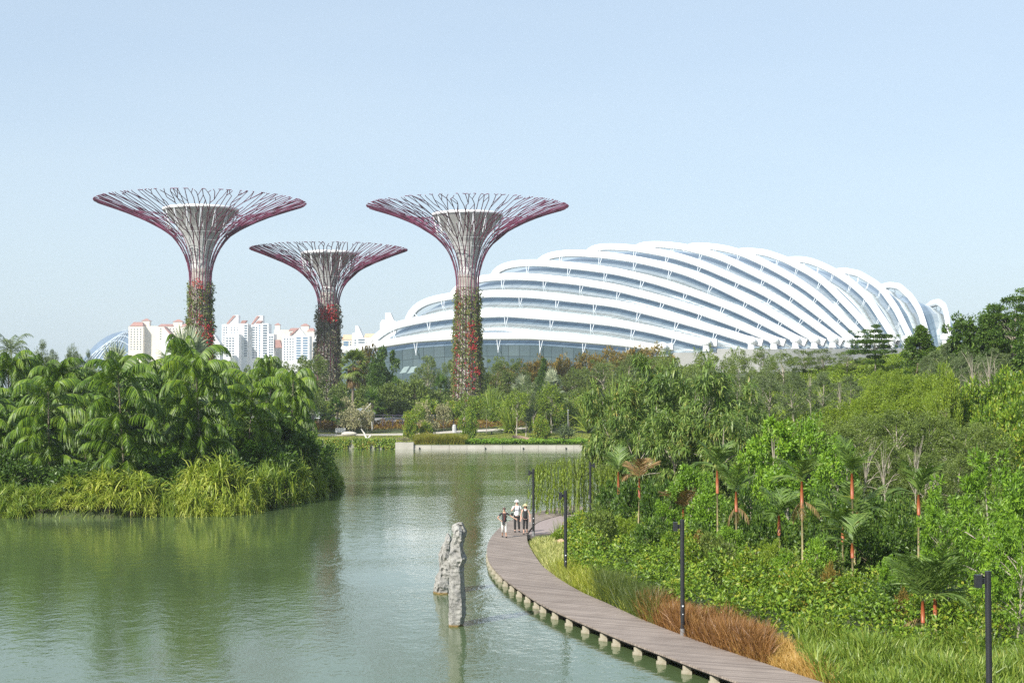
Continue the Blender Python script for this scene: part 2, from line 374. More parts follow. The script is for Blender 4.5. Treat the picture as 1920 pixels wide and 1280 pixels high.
# side path joining the deck from the planting
br = [flat(1003,984,DECK-.03), flat(1009,978.5,DECK-.03), flat(1034,970,DECK-.03), flat(1064,963.5,DECK-.03), flat(1100,966,DECK-.03), flat(1170,976,DECK-.03), flat(1170,996,DECK-.03), flat(1100,997,DECK-.03), flat(1035,999,DECK-.03), flat(990,1002,DECK-.03)]
V = [tuple(v) for v in br] + [(v.x, v.y, v.z - .25) for v in br]; n = len(br)
me = bpy.data.meshes.new('side_path'); me.from_pydata(V, [], [list(range(n))[::-1]] + [[i, (i + 1) % n, n + (i + 1) % n, n + i] for i in range(n)])
M_PATH = simple('paving', (.50,.46,.40), (.38,.35,.30), .9, 1.5)
me.materials.append(simple('side_paving', (.33,.27,.25), (.25,.20,.185), .9, 3)); structure('side_path', me, 'grey brown path branching off the boardwalk')

# ---------------------------------------------------------------- far bank
wall = thing('retaining_wall', 'low pale concrete wall along the far edge of the lake', 'wall')
MW = simple('wall_concrete', (.44,.42,.37), (.32,.30,.26), .85, .5, bump=.1)
x0, x1 = X(776, 270), X(1330, 270)
xx = x0
while xx < x1:
    mb = MB(); mb.box((xx, 270.0, -1.2), (xx + 2.96, 270.55, .64)); mb.box((xx, 269.9, -1.2), (xx + 2.96, 269.998, .16)); mb.build('wall_panel', MW, wall); xx += 3.0
mb = MB(); mb.box((X(742,270), 269.6, -1.2), (X(776,270) - .02, 271.4, 1.12)); mb.build('end_block', MW, wall)
for px in (787, 910, 981, 1061): mb = MB(); mb.box((X(px,270)-.09, 269.72, .0), (X(px,270)+.09, 269.88, .28)); mb.build('drain_cap', M_BLACK, wall)
wl = thing('hedge_wall', 'lakeside wall overgrown with green climbing plants left of the concrete block', 'wall')
mb = MB(); mb.box((X(470,270), 270.1, -1.2), (X(742,270)-.03, 270.6, 1.5)); mb.build('wall_face', simple('mossy_concrete', (.34,.33,.27), (.20,.20,.15), .9, .8), wl)

def strip(name, low, up, mat, label, dz=.05, n=80):
    """ground sheet between two pixel lines of the photograph's perspective, laid on the terrain"""
    lx, ly = zip(*low); ux, uy = zip(*up); V = []
    for k in range(n):
        px = lerp(max(lx[0], ux[0]), min(lx[-1], ux[-1]), k / (n - 1))
        a = ground_at(px, np.interp(px, lx, ly)); c = ground_at(px, np.interp(px, ux, uy))
        for t in np.linspace(0, 1, 7): 
            q = a.lerp(c, t); V.append((q.x, q.y, h1(q.x, q.y) + dz))
    Q = [(i*7+j, (i+1)*7+j, (i+1)*7+j+1, i*7+j+1) for i in range(n-1) for j in range(6)]
    structure(name, mesh_np(name, V, Q, mat, smooth=True), label)
strip('path', [(560,818),(700,817),(780,816),(860,811.5),(930,808),(1000,803),(1060,796),(1120,790)], [(560,814),(700,813.5),(780,812),(860,807.5),(930,804),(1000,798.5),(1060,791),(1120,785)], M_PATH, 'pale path across the lawn of the far bank', .06)
strip('paved_terrace', [(470,799),(620,798),(760,796),(900,793),(1010,789),(1060,786)], [(470,776),(620,775),(760,774),(900,773),(1010,772),(1060,771)], simple('grey_paving', (.30,.30,.30), (.22,.22,.22), .85, .3), 'grey paved terrace behind the railing', .06)

# ---------------------------------------------------------------- tree-shaped towers
def tree_tower(px, D, base_py, prof, collar, plant_top, rod_n, seed, label, leaf, spots, spot_top):
    """prof: (radius px, row) of the steel skirt from the ground to the rim; everything scales with the distance D"""
    rnd = random.Random(seed); u = D / F; cx = X(px, D)
    Z = lambda py: CAMZ + (HOR - py) * u
    base = h1(cx, D) - .3
    t = thing('tree_tower', label, 'tower', (cx, D, base), group='tree-shaped steel towers')
    P = [(r * u, Z(y) - base) for r, y in prof]
    d = [0]
    for a, b_ in zip(P, P[1:]): d.append(d[-1] + math.hypot(b_[0] - a[0], b_[1] - a[1]))
    rr, zz = [p[0] for p in P], [p[1] for p in P]
    def S(s): s = min(s, d[-1]); return np.interp(s, d, rr), np.interp(s, d, zz)
    def s_of_r(r, s0): 
        s = s0
        while s < d[-1] and S(s)[0] < r: s += .3
        return s
    def pt(s, ph, off=0): r, z = S(s); r += off; return (r * math.cos(ph), r * math.sin(ph), z)
    # concrete core with flaring cone and white rim
    zc, rc = Z(collar[0]) - base, collar[1] * u; zp = Z(plant_top) - base
    r0 = prof[0][0] * u
    mb = MB(); mb.lathe([(r0 * .86, -1), (r0 * .72, zp * .5), (r0 * .60, zp), (r0 * .60, zp + 2.5)], 24)
    mb.build('core', simple('core_concrete', (.50,.47,.42), (.36,.34,.30), .85, .6), t, True)
    mb = MB(); h_ = zc - zp - 2.5
    CN = [(r0 * .602, zp + 2.5), (rc * .235, zp + 2.5 + h_ * .15), (rc * .33, zp + 2.5 + h_ * .37), (rc * .44, zp + 2.5 + h_ * .54), (rc * .60, zp + 2.5 + h_ * .70), (rc * .82, zp + 2.5 + h_ * .86), (rc * .97, zc - .5)]
    mb.lathe(CN + [(rc * .90, zc - .45), (rc * .5, zp + 2.5 + h_ * .7)], 40)
    for k in range(20):
        a = 2 * PI * k / 20; q = CN[1:]
        mb.tube([(r * math.cos(a), r * math.sin(a), z) for r, z in q], .07, 4)
    mb.build('cone', simple('grey_cladding', (.50,.50,.485), (.40,.41,.41), .7, .25), t)
    mb = MB(); mb.lathe([(rc * .93, zc - .45), (rc * 1.01, zc - .3), (rc * 1.02, zc + .15), (rc * .96, zc + .3), (rc * .9, zc + .2), (rc * .93, zc - .45)], 48)
    mb.build('rim_ring', M_WHITE, t, True)
    for k in range(16):
        a = 2 * PI * (k + .5) / 16; mb = MB()
        a0 = (rc * 1.0 * math.cos(a), rc * 1.0 * math.sin(a), zc); ro = rc * .74; zo = zc - 4.2
        mb.tube([a0, (rc * .86 * math.cos(a - .05), rc * .86 * math.sin(a - .05), zo)], .09, 4); mb.tube([a0, (rc * .86 * math.cos(a + .05), rc * .86 * math.sin(a + .05), zo)], .09, 4)
        mb.build('rim_strut', M_WHITE2, t)
    # thin horizontal cable rings
    mb = MB()
    s = s_of_r(prof[0][0] * u * .5, 0)
    sp = next(i for i in range(2000) if S(i * .1)[1] > zp) * .1
    s = sp
    while S(s)[0] < rc * 1.05 and s < d[-1]:
        n = 40; r, z = S(s); pts = [(r * .93 * math.cos(2*PI*k/n), r * .93 * math.sin(2*PI*k/n), z) for k in range(n + 1)]
        mb.tube(pts, .045, 3, False); s += 2.2
    mb.build('cable_rings', M_WHITE2, t)
    # steel rods: straight on the trunk, then an open lattice that keeps dividing up to the rim
    stop = d[-1]; R = rr[-1]; s0 = s_of_r(R * .125, sp)
    cnt = [rod_n, rod_n, 40, 54, 68, 82, 96, 108, 118]; nl_ = len(cnt)
    ss = [s0 + (stop - .9 - s0) * (i / (nl_ - 1)) ** .92 for i in range(nl_)]
    rods = [MB() for _ in range(rod_n)]
    lvl = [[(2 * PI * (k + .5) / rod_n, s0, k) for k in range(rod_n)]]
    for k in range(rod_n): rods[k].tube([pt(q, lvl[0][k][0], -.02) for q in np.linspace(0, s0, 16)], .085, 4)
    for i in range(1, nl_):
        m_ = cnt[i]; off = rnd.random() if i > 1 else .5 * 0; g_ = 2 * PI / m_; new = []
        for j in range(m_):
            a_ = (j + (.5 if i == 1 else off)) * g_ + (rnd.uniform(-.33, .33) * g_ if i > 1 else 0); sj = ss[i] + rnd.uniform(-.38, .38) * (ss[1] - ss[0]) * (.3 if i < 3 else 1)
            dist = sorted(((abs((a_ - p[0] + PI) % (2 * PI) - PI), n_) for n_, p in enumerate(lvl[-1])))[:2]
            par = lvl[-1][dist[0][1]]; new.append((a_, sj, par[2])); w_ = lerp(.105, .078, i / nl_)
            rods[par[2]].tube([pt(par[1], par[0]), pt((par[1] + sj) / 2, par[0] + ((a_ - par[0] + PI) % (2 * PI) - PI) * .5), pt(sj, a_)], w_, 4)
            if i > 2 and dist[1][0] < g_ * 1.15 and rnd.random() < .40:
                p2 = lvl[-1][dist[1][1]]; rods[par[2]].tube([pt(p2[1], p2[0]), pt(sj, a_)], w_ * .9, 4)
        lvl.append(new)
    for (a_, sj, k) in lvl[-1]:
        g_ = 2 * PI / cnt[-1]
        for sg in ((-1, 1) if rnd.random() < .55 else (rnd.choice((-1, 1)),)):
            rods[k].tube([pt(sj, a_), pt(min(stop, sj + rnd.uniform(.8, 2.2)), a_ + sg * g_ * rnd.uniform(.15, .6))], .075, 4)
    for mb in rods: mb.build('branch', M_STEELTREE, t)
    # planting on the trunk
    zt = zp; n = int(11500 * (zt / 25) * (prof[0][0] * u / 2.6))
    rs = np.random.default_rng(seed)
    z = rs.uniform(0, 1, n) * zt; ph = rs.uniform(0, 2 * PI, n)
    strp = .5 + .5 * np.sin(ph * rod_n / 2 * 2 / 2 + np.sin(z * .7)); 
    r = np.interp(z, [p[1] for p in P], rr) - .20 + .55 * strp * rs.uniform(.4, 1, n) + np.where(rs.random(n) < .02, .55, 0)
    p = np.stack([r * np.cos(ph), r * np.sin(ph), z], 1)
    r = r + .38 * np.sin(ph * 5 + z * 1.9 + seed) * np.sin(z * 1.1 + ph * 3) + .2 * np.sin(z * 5.3 + ph * 11)
    kp = (z < zt * (.93 + .05 * np.sin(ph * 7) + .03 * np.sin(ph * 17))) | (rs.random(n) < .18); r, ph, z = r[kp], ph[kp], z[kp]; n = len(z)
    p = np.stack([r * np.cos(ph), r * np.sin(ph), z], 1); out = np.stack([np.cos(ph), np.sin(ph), np.zeros(n)], 1)
    dr = out * .8 + rs.normal(0, .55, (n, 3)) + np.array([0, 0, -.35])
    link('trunk_planting', leaf_mesh('trunk_planting', p, dr, rs.uniform(.28, .55, n), .55, leaf, rs), t)
    # red flowering patches
    fp, fd = [], []
    for (pa, za, zb, dens) in spots:
        for _ in range(dens):
            a = pa + rnd.gauss(0, .16); zq = rnd.uniform(za, zb) * zt; c0 = np.array([math.cos(a), math.sin(a), 0]) * (np.interp(zq, [q[1] for q in P], rr) + .25)
            c0[2] = zq; m_ = rnd.randint(2, 5); fp.append(c0 + rs.normal(0, .22, (m_, 3))); fd.append(c0 / np.linalg.norm(c0[:2]) * .7 + rs.normal(0, .6, (m_, 3)))
    if fp: link('flowers', leaf_mesh('flowers', np.concatenate(fp), np.concatenate(fd), .34, .7, spot_top, rs), t)['kind'] = 'stuff'
    return t

def leaf_mesh(name, P, Dr, size, asp, mat, rng=RNG, bend=.12):
    """one four-cornered leaf per point"""
    P = np.asarray(P, float); n = len(P); Dr = Dr / (np.linalg.norm(Dr, axis=1)[:, None] + 1e-9)
    size = np.broadcast_to(np.asarray(size, float), (n,))[:, None]; a = rng.normal(0, 1, (n, 3)); sd_ = np.cross(Dr, a); sd_ /= np.linalg.norm(sd_, axis=1)[:, None] + 1e-9
    nr = np.cross(Dr, sd_)
    V = np.stack([P, P + Dr * size * .45 + sd_ * size * asp * .5 + nr * size * bend, P + Dr * size, P + Dr * size * .45 - sd_ * size * asp * .5 + nr * size * bend], 1).reshape(-1, 3)
    Q = np.arange(4 * n).reshape(n, 4)
    return mesh_np(name, V, Q, mat)

PROF_A = [(28,0),(24.5,-70),(22,-125),(20.5,-180),(19.5,-225),(19.8,-248),(21.5,-272),(25,-292),(32,-312),(42,-331),(57,-348),(77,-361),(102,-373),(132,-385),(166,-396),(197,-406)]
def prof_for(base_y, rim_y, Rpx, trunk_px, base_px):
    k = (base_y - rim_y) / 406.0; a = []
    for r, dy in PROF_A:
        t_ = min(1.0, max(0.0, (-dy - 225) / 181.0)) if -dy > 225 else 0
        rr_ = lerp(r * trunk_px / 20.0, r * Rpx / 197.0, t_ ** .8) if t_ > 0 else (lerp(base_px, trunk_px, min(1, -dy / 225)) )
        a.append((rr_, base_y + dy * k))
    return a
# rows measured in the photograph; the base of each trunk stands in the planting
tree_tower(374.5, 330, 782, [(28,782),(25,700),(22.5,640),(21,590),(20,535),(20.5,515),(24,495),(31,475),(41,457),(56,440),(76,427),(101,414),(131,401),(164,389),(197,378)],
    (392, 70), 527, 24, 3, 'tall tree-shaped tower at left, olive trunk with a red flowering streak, tip above the palms', L['trunkgreen'],
    [(-1.3,.42,.99,26),(-.55,.30,.72,90),(-1.05,.25,.66,80),(-2.2,.40,.62,34),(-1.6,.94,1.0,16)], L['red'])
tree_tower(615.5, 352, 770, [(27,770),(24,720),(21.5,660),(20,610),(19,580),(19.5,565),(22,551),(29,536),(38,524),(49,513),(63,503),(82,493),(104,484),(126,475),(148,467)],
    (475, 52), 570, 22, 8, 'shorter middle tree-shaped tower with grey succulents on its trunk', L['trunkgrey'],
    [(-1.4,.82,.98,44),(-2.0,.85,.95,20),(-.9,.84,.93,26)], L['red'])
tree_tower(876.5, 338, 778, [(30,778),(27,730),(25,680),(23,620),(21.5,570),(21,540),(21.5,520),(25,500),(31,482),(41,464),(55,448),(75,433),(100,419),(129,406),(160,395),(190,386)],
    (402, 66), 538, 24, 5, 'tall tree-shaped tower in front of the white dome, trunk with crimson flower streaks', L['trunkgreen'],
    [(-1.25,.45,.72,60),(-1.35,.02,.42,46),(-2.5,.50,.62,14),(-.8,.30,.36,14),(-.35,.68,.72,8),(-1.1,.0,.05,20),(-2.3,.2,.9,24)], L['red'])

# ---------------------------------------------------------------- great glass dome with white ribs
RIBS = [ # (far foot px, near foot px, traced upper edge)
 (640,1262,[(650,652),(700,640),(780,628),(860,623),(1000,622.5),(1080,628),(1174,636),(1240,646.5)]),
 (688,1345,[(696,635),(712,619),(740,603),(790,592),(850,584),(950,580),(1080,590),(1155,598),(1230,612),(1320,636)]),
 (757,1430,[(765,587),(778,569),(803,556),(850,547),(930,543),(1000,545),(1080,553.4),(1155,562),(1230,580),(1305,600),(1380,622),(1415,634)]),
 (836,1472,[(845,546),(862,528),(900,515),(950,511),(1000,512),(1080,520),(1155,532),(1230,550.6),(1305,573),(1380,599.5),(1424,618),(1457,633)]),
 (912,1512,[(921,508),(937,494),(965,487),(1010,485),(1080,491.6),(1155,501),(1230,519),(1305,543),(1380,571),(1424,592),(1467,614),(1495,630)]),
 (996,1547,[(1006,483),(1028,472),(1060,467.5),(1080,467),(1136,471),(1192.5,479),(1239,489),(1286,502),(1342,525),(1380,544),(1424,565),(1467.5,591),(1511,618),(1530,630)]),
 (1088,1580,[(1097,466),(1108,459),(1127,455.4),(1155,455.4),(1187,457.5),(1239,466),(1277,474.7),(1324,491),(1361,507),(1380,515.5),(1424,535),(1467.5,559),(1511,588),(1544,612),(1565,628)]),
 (1180,1607,[(1187,457),(1202,453),(1220.6,451),(1249,451.6),(1282,455.4),(1333,468),(1361,478),(1380,486.5),(1419,505.6),(1456.6,524),(1489,545),(1520,568),(1550.6,591),(1577,613),(1594,629)]),
 (1278,1634,[(1284,456),(1305,453.5),(1333,454.6),(1361,458.7),(1395,468),(1437,487),(1472,505.6),(1502.5,524),(1533,546),(1559.4,569),(1585.6,593),(1614,621)]),
 (1372,1657,[(1379,464.5),(1402,463),(1435,466),(1474,479.4),(1520,503.4),(1546,521),(1568,543),(1594,569),(1616,593),(1638,619)]),
 (1467,1683,[(1474,480),(1488,479),(1505,479),(1522,482.7),(1544,491.4),(1566,502.3),(1594.4,521),(1612,536),(1631.6,556),(1647,580),(1662,602),(1670,616)]),
 (1560,1712,[(1566,502),(1583.5,500),(1610,505.6),(1638,522),(1653.5,534),(1664.4,549.4),(1680,571),(1693,597.5),(1701.6,615)]),
 (1645,1741.5,[(1651.3,531.5),(1669,527),(1686,529.7),(1708,549.4),(1723.5,573.5),(1734.4,606),(1737.7,622)]),
 (1724,1780,[(1730,580),(1738,570),(1747.5,562.5),(1759.6,559),(1770.6,567),(1776.5,589),(1779,622)]),
]
NR = len(RIBS)
def resample(P, n, sm=3):
    P = np.array(P); d = np.concatenate([[0], np.cumsum(np.linalg.norm(np.diff(P, axis=0), axis=1))]); t = np.linspace(0, d[-1], n)
    Q = np.stack([np.interp(t, d, P[:, k]) for k in range(3)], 1)
    for _ in range(sm): Q[1:-1] = (Q[:-2] + 2 * Q[1:-1] + Q[2:]) / 4
    return Q
def rib_curve(i):
    f, n, tr = RIBS[i]; t = i / (NR - 1)
    DF, DN = lerp(470, 600, t), lerp(442, 500, t)
    Fp, Np = at(f, 655, DF), at(n, 650 if i == 0 else 643, DN)
    ex, ey = Np.x - Fp.x, Np.y - Fp.y
    out = [Fp]
    for (px, py) in tr:
        r = at(px, py + 7.2, 1.0); vx, vz = r.x, r.z - CAMZ     # ray: (vx,1,vz)
        # Fp + k e = s (vx,1)
        s = (Fp.x * ey - Fp.y * ex) / (vx * ey - ex)
        out.append(Vector((vx * s, s, CAMZ + vz * s)))
    out.append(Np)
    C = resample([tuple(v) for v in out], 64, 3)
    e = np.array([ex, ey, 0]); e /= np.linalg.norm(e)
    T = np.gradient(C, axis=0); T /= np.linalg.norm(T, axis=1)[:, None]
    B_ = np.cross(T, np.array([-e[1], e[0], 0]))                 # in-plane normal
    B_ /= np.linalg.norm(B_, axis=1)[:, None]
    if B_[32, 2] > 0: B_ = -B_                                   # point inward / down
    W_ = np.tile(np.array([-e[1], e[0], 0]), (64, 1))
    return C, T, B_, W_
dome = thing('glass_dome', 'huge glass conservatory dome under overlapping white arched ribs', 'conservatory', (X(1200,470), 470, h1(X(1200,470), 470)))
d0 = np.array(dome.location)
m, nt, b = newmat('dome_glass')
uvn = nt.nodes.new('ShaderNodeUVMap')
bk = nt.nodes.new('ShaderNodeTexBrick'); bk.offset = 0; bk.inputs['Scale'].default_value = 1; bk.inputs['Brick Width'].default_value = 3.2; bk.inputs['Row Height'].default_value = 3.0
bk.inputs['Mortar Size'].default_value = .07; bk.inputs['Mortar'].default_value = (.09,.12,.14,1); bk.inputs['Color1'].default_value = (.20,.28,.34,1); bk.inputs['Color2'].default_value = (.30,.39,.45,1); bk.inputs['Bias'].default_value = -.2
mp = nt.nodes.new('ShaderNodeMapping'); mp.inputs['Rotation'].default_value = (0, 0, .5)
nt.links.new(uvn.outputs[0], bk.inputs['Vector']); nt.links.new(bk.outputs['Color'], b.inputs['Base Color'])
b.inputs['Roughness'].default_value = .10; b.inputs['Metallic'].default_value = .6; b.inputs['Specular IOR Level'].default_value = .9; b.inputs['IOR'].default_value = 1.6
M_GLASS = m
M_GLASS2 = m.copy(); M_GLASS2.name = 'sky_reflection_glass'  # same glass, lightened: the sky's reflection on the upper strips put into the colour
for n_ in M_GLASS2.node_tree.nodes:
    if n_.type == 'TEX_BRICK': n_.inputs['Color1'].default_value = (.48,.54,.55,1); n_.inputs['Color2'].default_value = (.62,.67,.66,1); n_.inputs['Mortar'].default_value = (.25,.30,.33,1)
CUR = [rib_curve(i) for i in range(NR)]
G = [c + bb * 2.6 for c, tt, bb, ww in CUR]
# extra glass edge beyond the last rib, and the facade under the first
last = G[-1].copy(); last[:, 0] += 9; last[:, 1] += 4; last[:, 2] = 8 + (last[:, 2] - 8) * .72
def loft(rows, name, parent, mat=None):
    V = np.concatenate(rows) - d0; n = len(rows[0]); k = len(rows); UV = []
    al = np.concatenate([[0], np.cumsum(np.linalg.norm(np.diff(rows[k // 2], axis=0), axis=1))]); rs_ = 0
    for j in range(k):
        if j: rs_ += np.linalg.norm(rows[j] - rows[j - 1], axis=1).mean()
        UV.append(np.stack([al, np.full(n, rs_)], 1))
    i, j = np.meshgrid(np.arange(k - 1), np.arange(n - 1), indexing='ij'); a = (i * n + j).ravel()
    return link(name, mesh_np(name, V, np.stack([a, a + 1, a + n + 1, a + n], 1), mat or M_GLASS, uv=np.concatenate(UV)), parent)
up = np.array([0, 0, 1.0])
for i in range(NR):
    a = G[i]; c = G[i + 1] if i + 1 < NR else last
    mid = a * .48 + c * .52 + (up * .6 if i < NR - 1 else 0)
    loft([a, mid], 'glazing', dome); loft([mid, c], 'sky_reflection_glazing', dome, M_GLASS2)
g0 = G[0]; fw = np.array([0.0, -1.0, 0.0])
rows = [g0]
sn = np.sin(np.linspace(0, PI, 64))[:, None] ** .5
for q in (.22, .45, .7, 1.0):
    r_ = g0 - fw * (5 * sn * q); r_[:, 2] = lerp(g0[:, 2], 4.0, q); rows.append(r_)
loft(rows, 'facade', dome)
pl = MB(); NP = [CUR[i][0][-1] for i in range(NR)]
for a_, c_ in zip(NP, NP[1:]):
    for_ = [a_, c_, c_ + np.array([0, 9, 0]), a_ + np.array([0, 9, 0])]; zt_ = min(a_[2], c_[2]) - 1.6
    pl.add([tuple(np.array([q_[0], q_[1] - 1.0, 1.0]) - d0) for q_ in for_] + [tuple(np.array([q_[0], q_[1] - 1.0, zt_]) - d0) for q_ in for_], [(0,3,2,1),(4,5,6,7),(0,1,5,4),(1,2,6,5),(2,3,7,6),(3,0,4,7)])
pl.build('plinth', simple('pale_plinth', (.52,.51,.48), (.42,.41,.38), .85, .3), dome)
M_VENT = simple('vent_glass', (.34,.42,.42), (.28,.36,.36), .2, 1)
for px in (749, 763):
    a = at(px, 700, 457.0); mb = MB(); mb.add([a - Vector(d0), at(px + 12, 698, 457) - Vector(d0), at(px + 19, 686, 457) - Vector(d0), at(px + 8, 688, 457) - Vector(d0),
        at(px, 700, 457.4) - Vector(d0), at(px + 12, 698, 457.4) - Vector(d0), at(px + 19, 686, 457.4) - Vector(d0), at(px + 8, 688, 457.4) - Vector(d0)],
        [(0,1,2,3),(7,6,5,4),(0,4,5,1),(1,5,6,2),(2,6,7,3),(3,7,4,0)]); mb.build('vent', M_VENT, dome)
M_SHADOWGAP = simple('rib_shadow_strip', (.16,.18,.19), (.11,.12,.13), .6, 1)
foot_mb = MB(); foot_mb.blob((0, 0, 0), (1.55, 1.5, 1.3), 14, 9); foot_mb.lathe([(.9,-.9),(1.0,-2.4),(1.3,-2.6)], 10); foot_me = foot_mb.mesh('rib_foot', M_WHITE, False)
ARM = MB()
for i, (C, T, Bn, Wn) in enumerate(CUR):
    V = []; oct_ = [(-1.05,-.5),(-1.05,.5),(-.65,.75),(.65,.75),(1.05,.5),(1.05,-.5),(.65,-.75),(-.65,-.75)]
    for k in range(64):
        for (b1, w1) in oct_: V.append(C[k] + Bn[k] * b1 + Wn[k] * w1 - d0)
    Q = [(k*8+j, k*8+(j+1) % 8, k*8+8+(j+1) % 8, k*8+8+j) for k in range(63) for j in range(8)]
    rib = link('rib', mesh_np('rib', V, Q, M_WHITE, smooth=True), dome)
    link('rib_foot', foot_me, rib, tuple(C[-2] + np.array([-1.5, -1.2, .2]) - d0))
    # dark gasket strip under the rib, painting in the shadow line there
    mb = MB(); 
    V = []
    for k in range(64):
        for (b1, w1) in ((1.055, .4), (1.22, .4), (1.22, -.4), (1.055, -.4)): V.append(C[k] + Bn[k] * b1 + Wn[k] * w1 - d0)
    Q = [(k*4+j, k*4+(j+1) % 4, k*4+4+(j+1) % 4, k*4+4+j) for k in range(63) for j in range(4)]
    link('shadow_strip', mesh_np('shadow_strip', V, Q, M_SHADOWGAP), rib)
    ln = np.linalg.norm(np.diff(C, axis=0), axis=1).sum(); ns = max(4, min(9, int(ln / 13)))
    near = -Wn[32] if Wn[32][1] > 0 else Wn[32]
    for s in range(ns):
        k = int(3 + (s + .5) / ns * 57); mb = MB(); apx = C[k] + Bn[k] * 4.2 + near * .9 - d0
        for sg in (-1, 1): mb.tube([apx, C[k] + T[k] * sg * .5 + Bn[k] * 1.1 + near * .5 - d0], .10, 4)
        mb.tube([apx, apx + Bn[k] * .5], .11, 4)
        mb.build('strut', M_WHITE2, rib)

# distant blue lattice dome at the left
FD = 2080.0; FU = FD / F
fd_x = X(240, FD); fd = thing('lattice_dome', 'distant bluish glass dome behind the palms left of the cream building', 'conservatory', (fd_x, FD, 5))
V, Q = [], []; nu, nv = 36, 12
Rx, Ry, Rz = 104 * FU, 60.0, (HOR - 619) * FU + 2
for j in range(nv + 1):
    th = PI / 2 * j / nv
    for k in range(nu): a = 2 * PI * k / nu; V.append((Rx * math.cos(a) * math.cos(th), Ry * math.sin(a) * math.cos(th), Rz * math.sin(th)))
Q = [(j*nu+k, j*nu+(k+1) % nu, (j+1)*nu+(k+1) % nu, (j+1)*nu+k) for j in range(nv) for k in range(nu)]
link('shell', mesh_np('shell', V, Q, simple('far_glass', (.15,.21,.29), (.10,.15,.22), .25, .05), smooth=True), fd)
for s in range(9):
    mb = MB(); a0 = PI * 1.0 + s * .16; pts = []
    for q in np.linspace(.0, 1, 26):
        th = math.sin(q * PI) * (.55 + .09 * s) * PI / 2; a = lerp(a0, a0 + 2.6 - .1 * s, q); pts.append((Rx * 1.01 * math.cos(a) * math.cos(th), Ry * 1.01 * math.sin(a) * math.cos(th), Rz * 1.01 * math.sin(th)))
    mb.tube(pts, .75, 4); mb.build('lattice_arch', simple('far_rib', (.45,.52,.58), None, .5), fd)

# ---------------------------------------------------------------- apartment blocks on the skyline
DB = 1900.0; UB = DB / F
M_BW = simple('white_render', (.74,.74,.73), (.66,.66,.66), .8, .02)
M_BC = simple('cream_render', (.72,.66,.56), (.62,.57,.48), .8, .02)
M_ROOF = simple('terracotta_roof', (.38,.19,.15), (.31,.15,.12), .8, .1)
M_OR = simple('orange_roof', (.70,.42,.26), (.60,.36,.22), .8, .1)
M_WIN = simple('window_glass', (.07,.12,.17), (.04,.07,.10), .15, .05)
M_BLUE = simple('blue_curtain_glass', (.10,.20,.32), (.07,.15,.25), .15, .05)
M_REC = simple('balcony_recess', (.20,.22,.24), (.13,.15,.16), .8, .1)
_wm = {}
def win_me(w_, h_, mat):
    k = (round(w_, 2), round(h_, 2), mat.name)
    if k not in _wm: mb = MB(); mb.box((-w_/2, -.25, -h_/2), (w_/2, .15, h_/2)); _wm[k] = mb.mesh('window', mat)
    return _wm[k]
def bpt(px, py, dd=0): return Vector(((px - 960) * UB, DB + dd, CAMZ + (HOR - py) * UB))
def block(t, o, x0, x1, y0, mat, dd=0, dep=24, y1=752):
    a, c = bpt(x0, y0, dd) - o, bpt(x1, y1, dd) - o; mb = MB(); mb.box((a.x, a.y, c.z), (c.x, a.y + dep, a.z)); mb.build('wall', mat, t)
def wins(t, o, x0, x1, y0, y1, cols, dd, w_=1.3, h_=1.3, step=4.7, mat=M_WIN, name='window'):
    y = y0
    while y < y1:
        for k in range(cols):
            px = x0 + (x1 - x0) * (k + .5) / cols; p = bpt(px, y + 2.2, dd) - o; link(name, win_me(w_, h_, mat), t, p)
        y += step
def hip(t, o, x0, x1, y0, y1, dd, dep=24, ins=.3, mat=M_ROOF):
    a, c = bpt(x0, y1, dd) - o, bpt(x1, y0, dd) - o; w_ = (c.x - a.x) * ins; mb = MB()
    V = [(a.x-.6, a.y-.6, a.z), (c.x+.6, a.y-.6, a.z), (c.x+.6, a.y+dep+.6, a.z), (a.x-.6, a.y+dep+.6, a.z), (a.x+w_, a.y+dep*.4, c.z), (c.x-w_, a.y+dep*.4, c.z), (c.x-w_, a.y+dep*.6, c.z), (a.x+w_, a.y+dep*.6, c.z)]
    mb.add(V, [(0,1,5,4),(1,2,6,5),(2,3,7,6),(3,0,4,7),(4,5,6,7),(3,2,1,0)]); mb.build('roof', mat, t)
def gable(t, o, pts, dd, dep, mat, name='gable'):
    """an upright outline with real depth"""
    V = [bpt(x, y, dd) - o for x, y in pts] + [bpt(x, y, dd + dep) - o for x, y in pts]; n = len(pts); mb = MB()
    mb.add(V, [tuple(range(n)), tuple(reversed(range(n, 2 * n)))] + [(i, n + i, n + (i + 1) % n, (i + 1) % n) for i in range(n)]); mb.build(name, mat, t)
def bld(px, label, dd=0): 
    o = bpt(px, 752, dd); return thing('apartment_building', label, 'building', o, group='apartment blocks on the skyline'), o
t, o = bld(285, 'cream apartment building with two small red roofed turrets left of the tall left tower', 30)
block(t, o, 229, 257, 609, M_BC, 30); block(t, o, 257, 284, 608, M_BC, 40); block(t, o, 284, 341, 609, M_BC, 34)
block(t, o, 249, 263, 597.5, M_BC, 46, 9, 609); block(t, o, 311, 328, 600, M_BC, 40, 11, 609)
hip(t, o, 232, 256, 600.5, 609, 30, 20, .15); hip(t, o, 248, 264, 593, 597.5, 46, 9, .45); hip(t, o, 310, 329, 595, 600, 40, 11, .4); hip(t, o, 284, 312, 604, 609, 34, 20, .1); hip(t, o, 327, 342, 603, 610, 34, 20, .3)
wins(t, o, 231, 255, 613, 652, 4, 30); wins(t, o, 286, 340, 612, 634, 9, 34)
t, o = bld(320, 'small white building with a steep red gable in front of the cream turret building', -20)
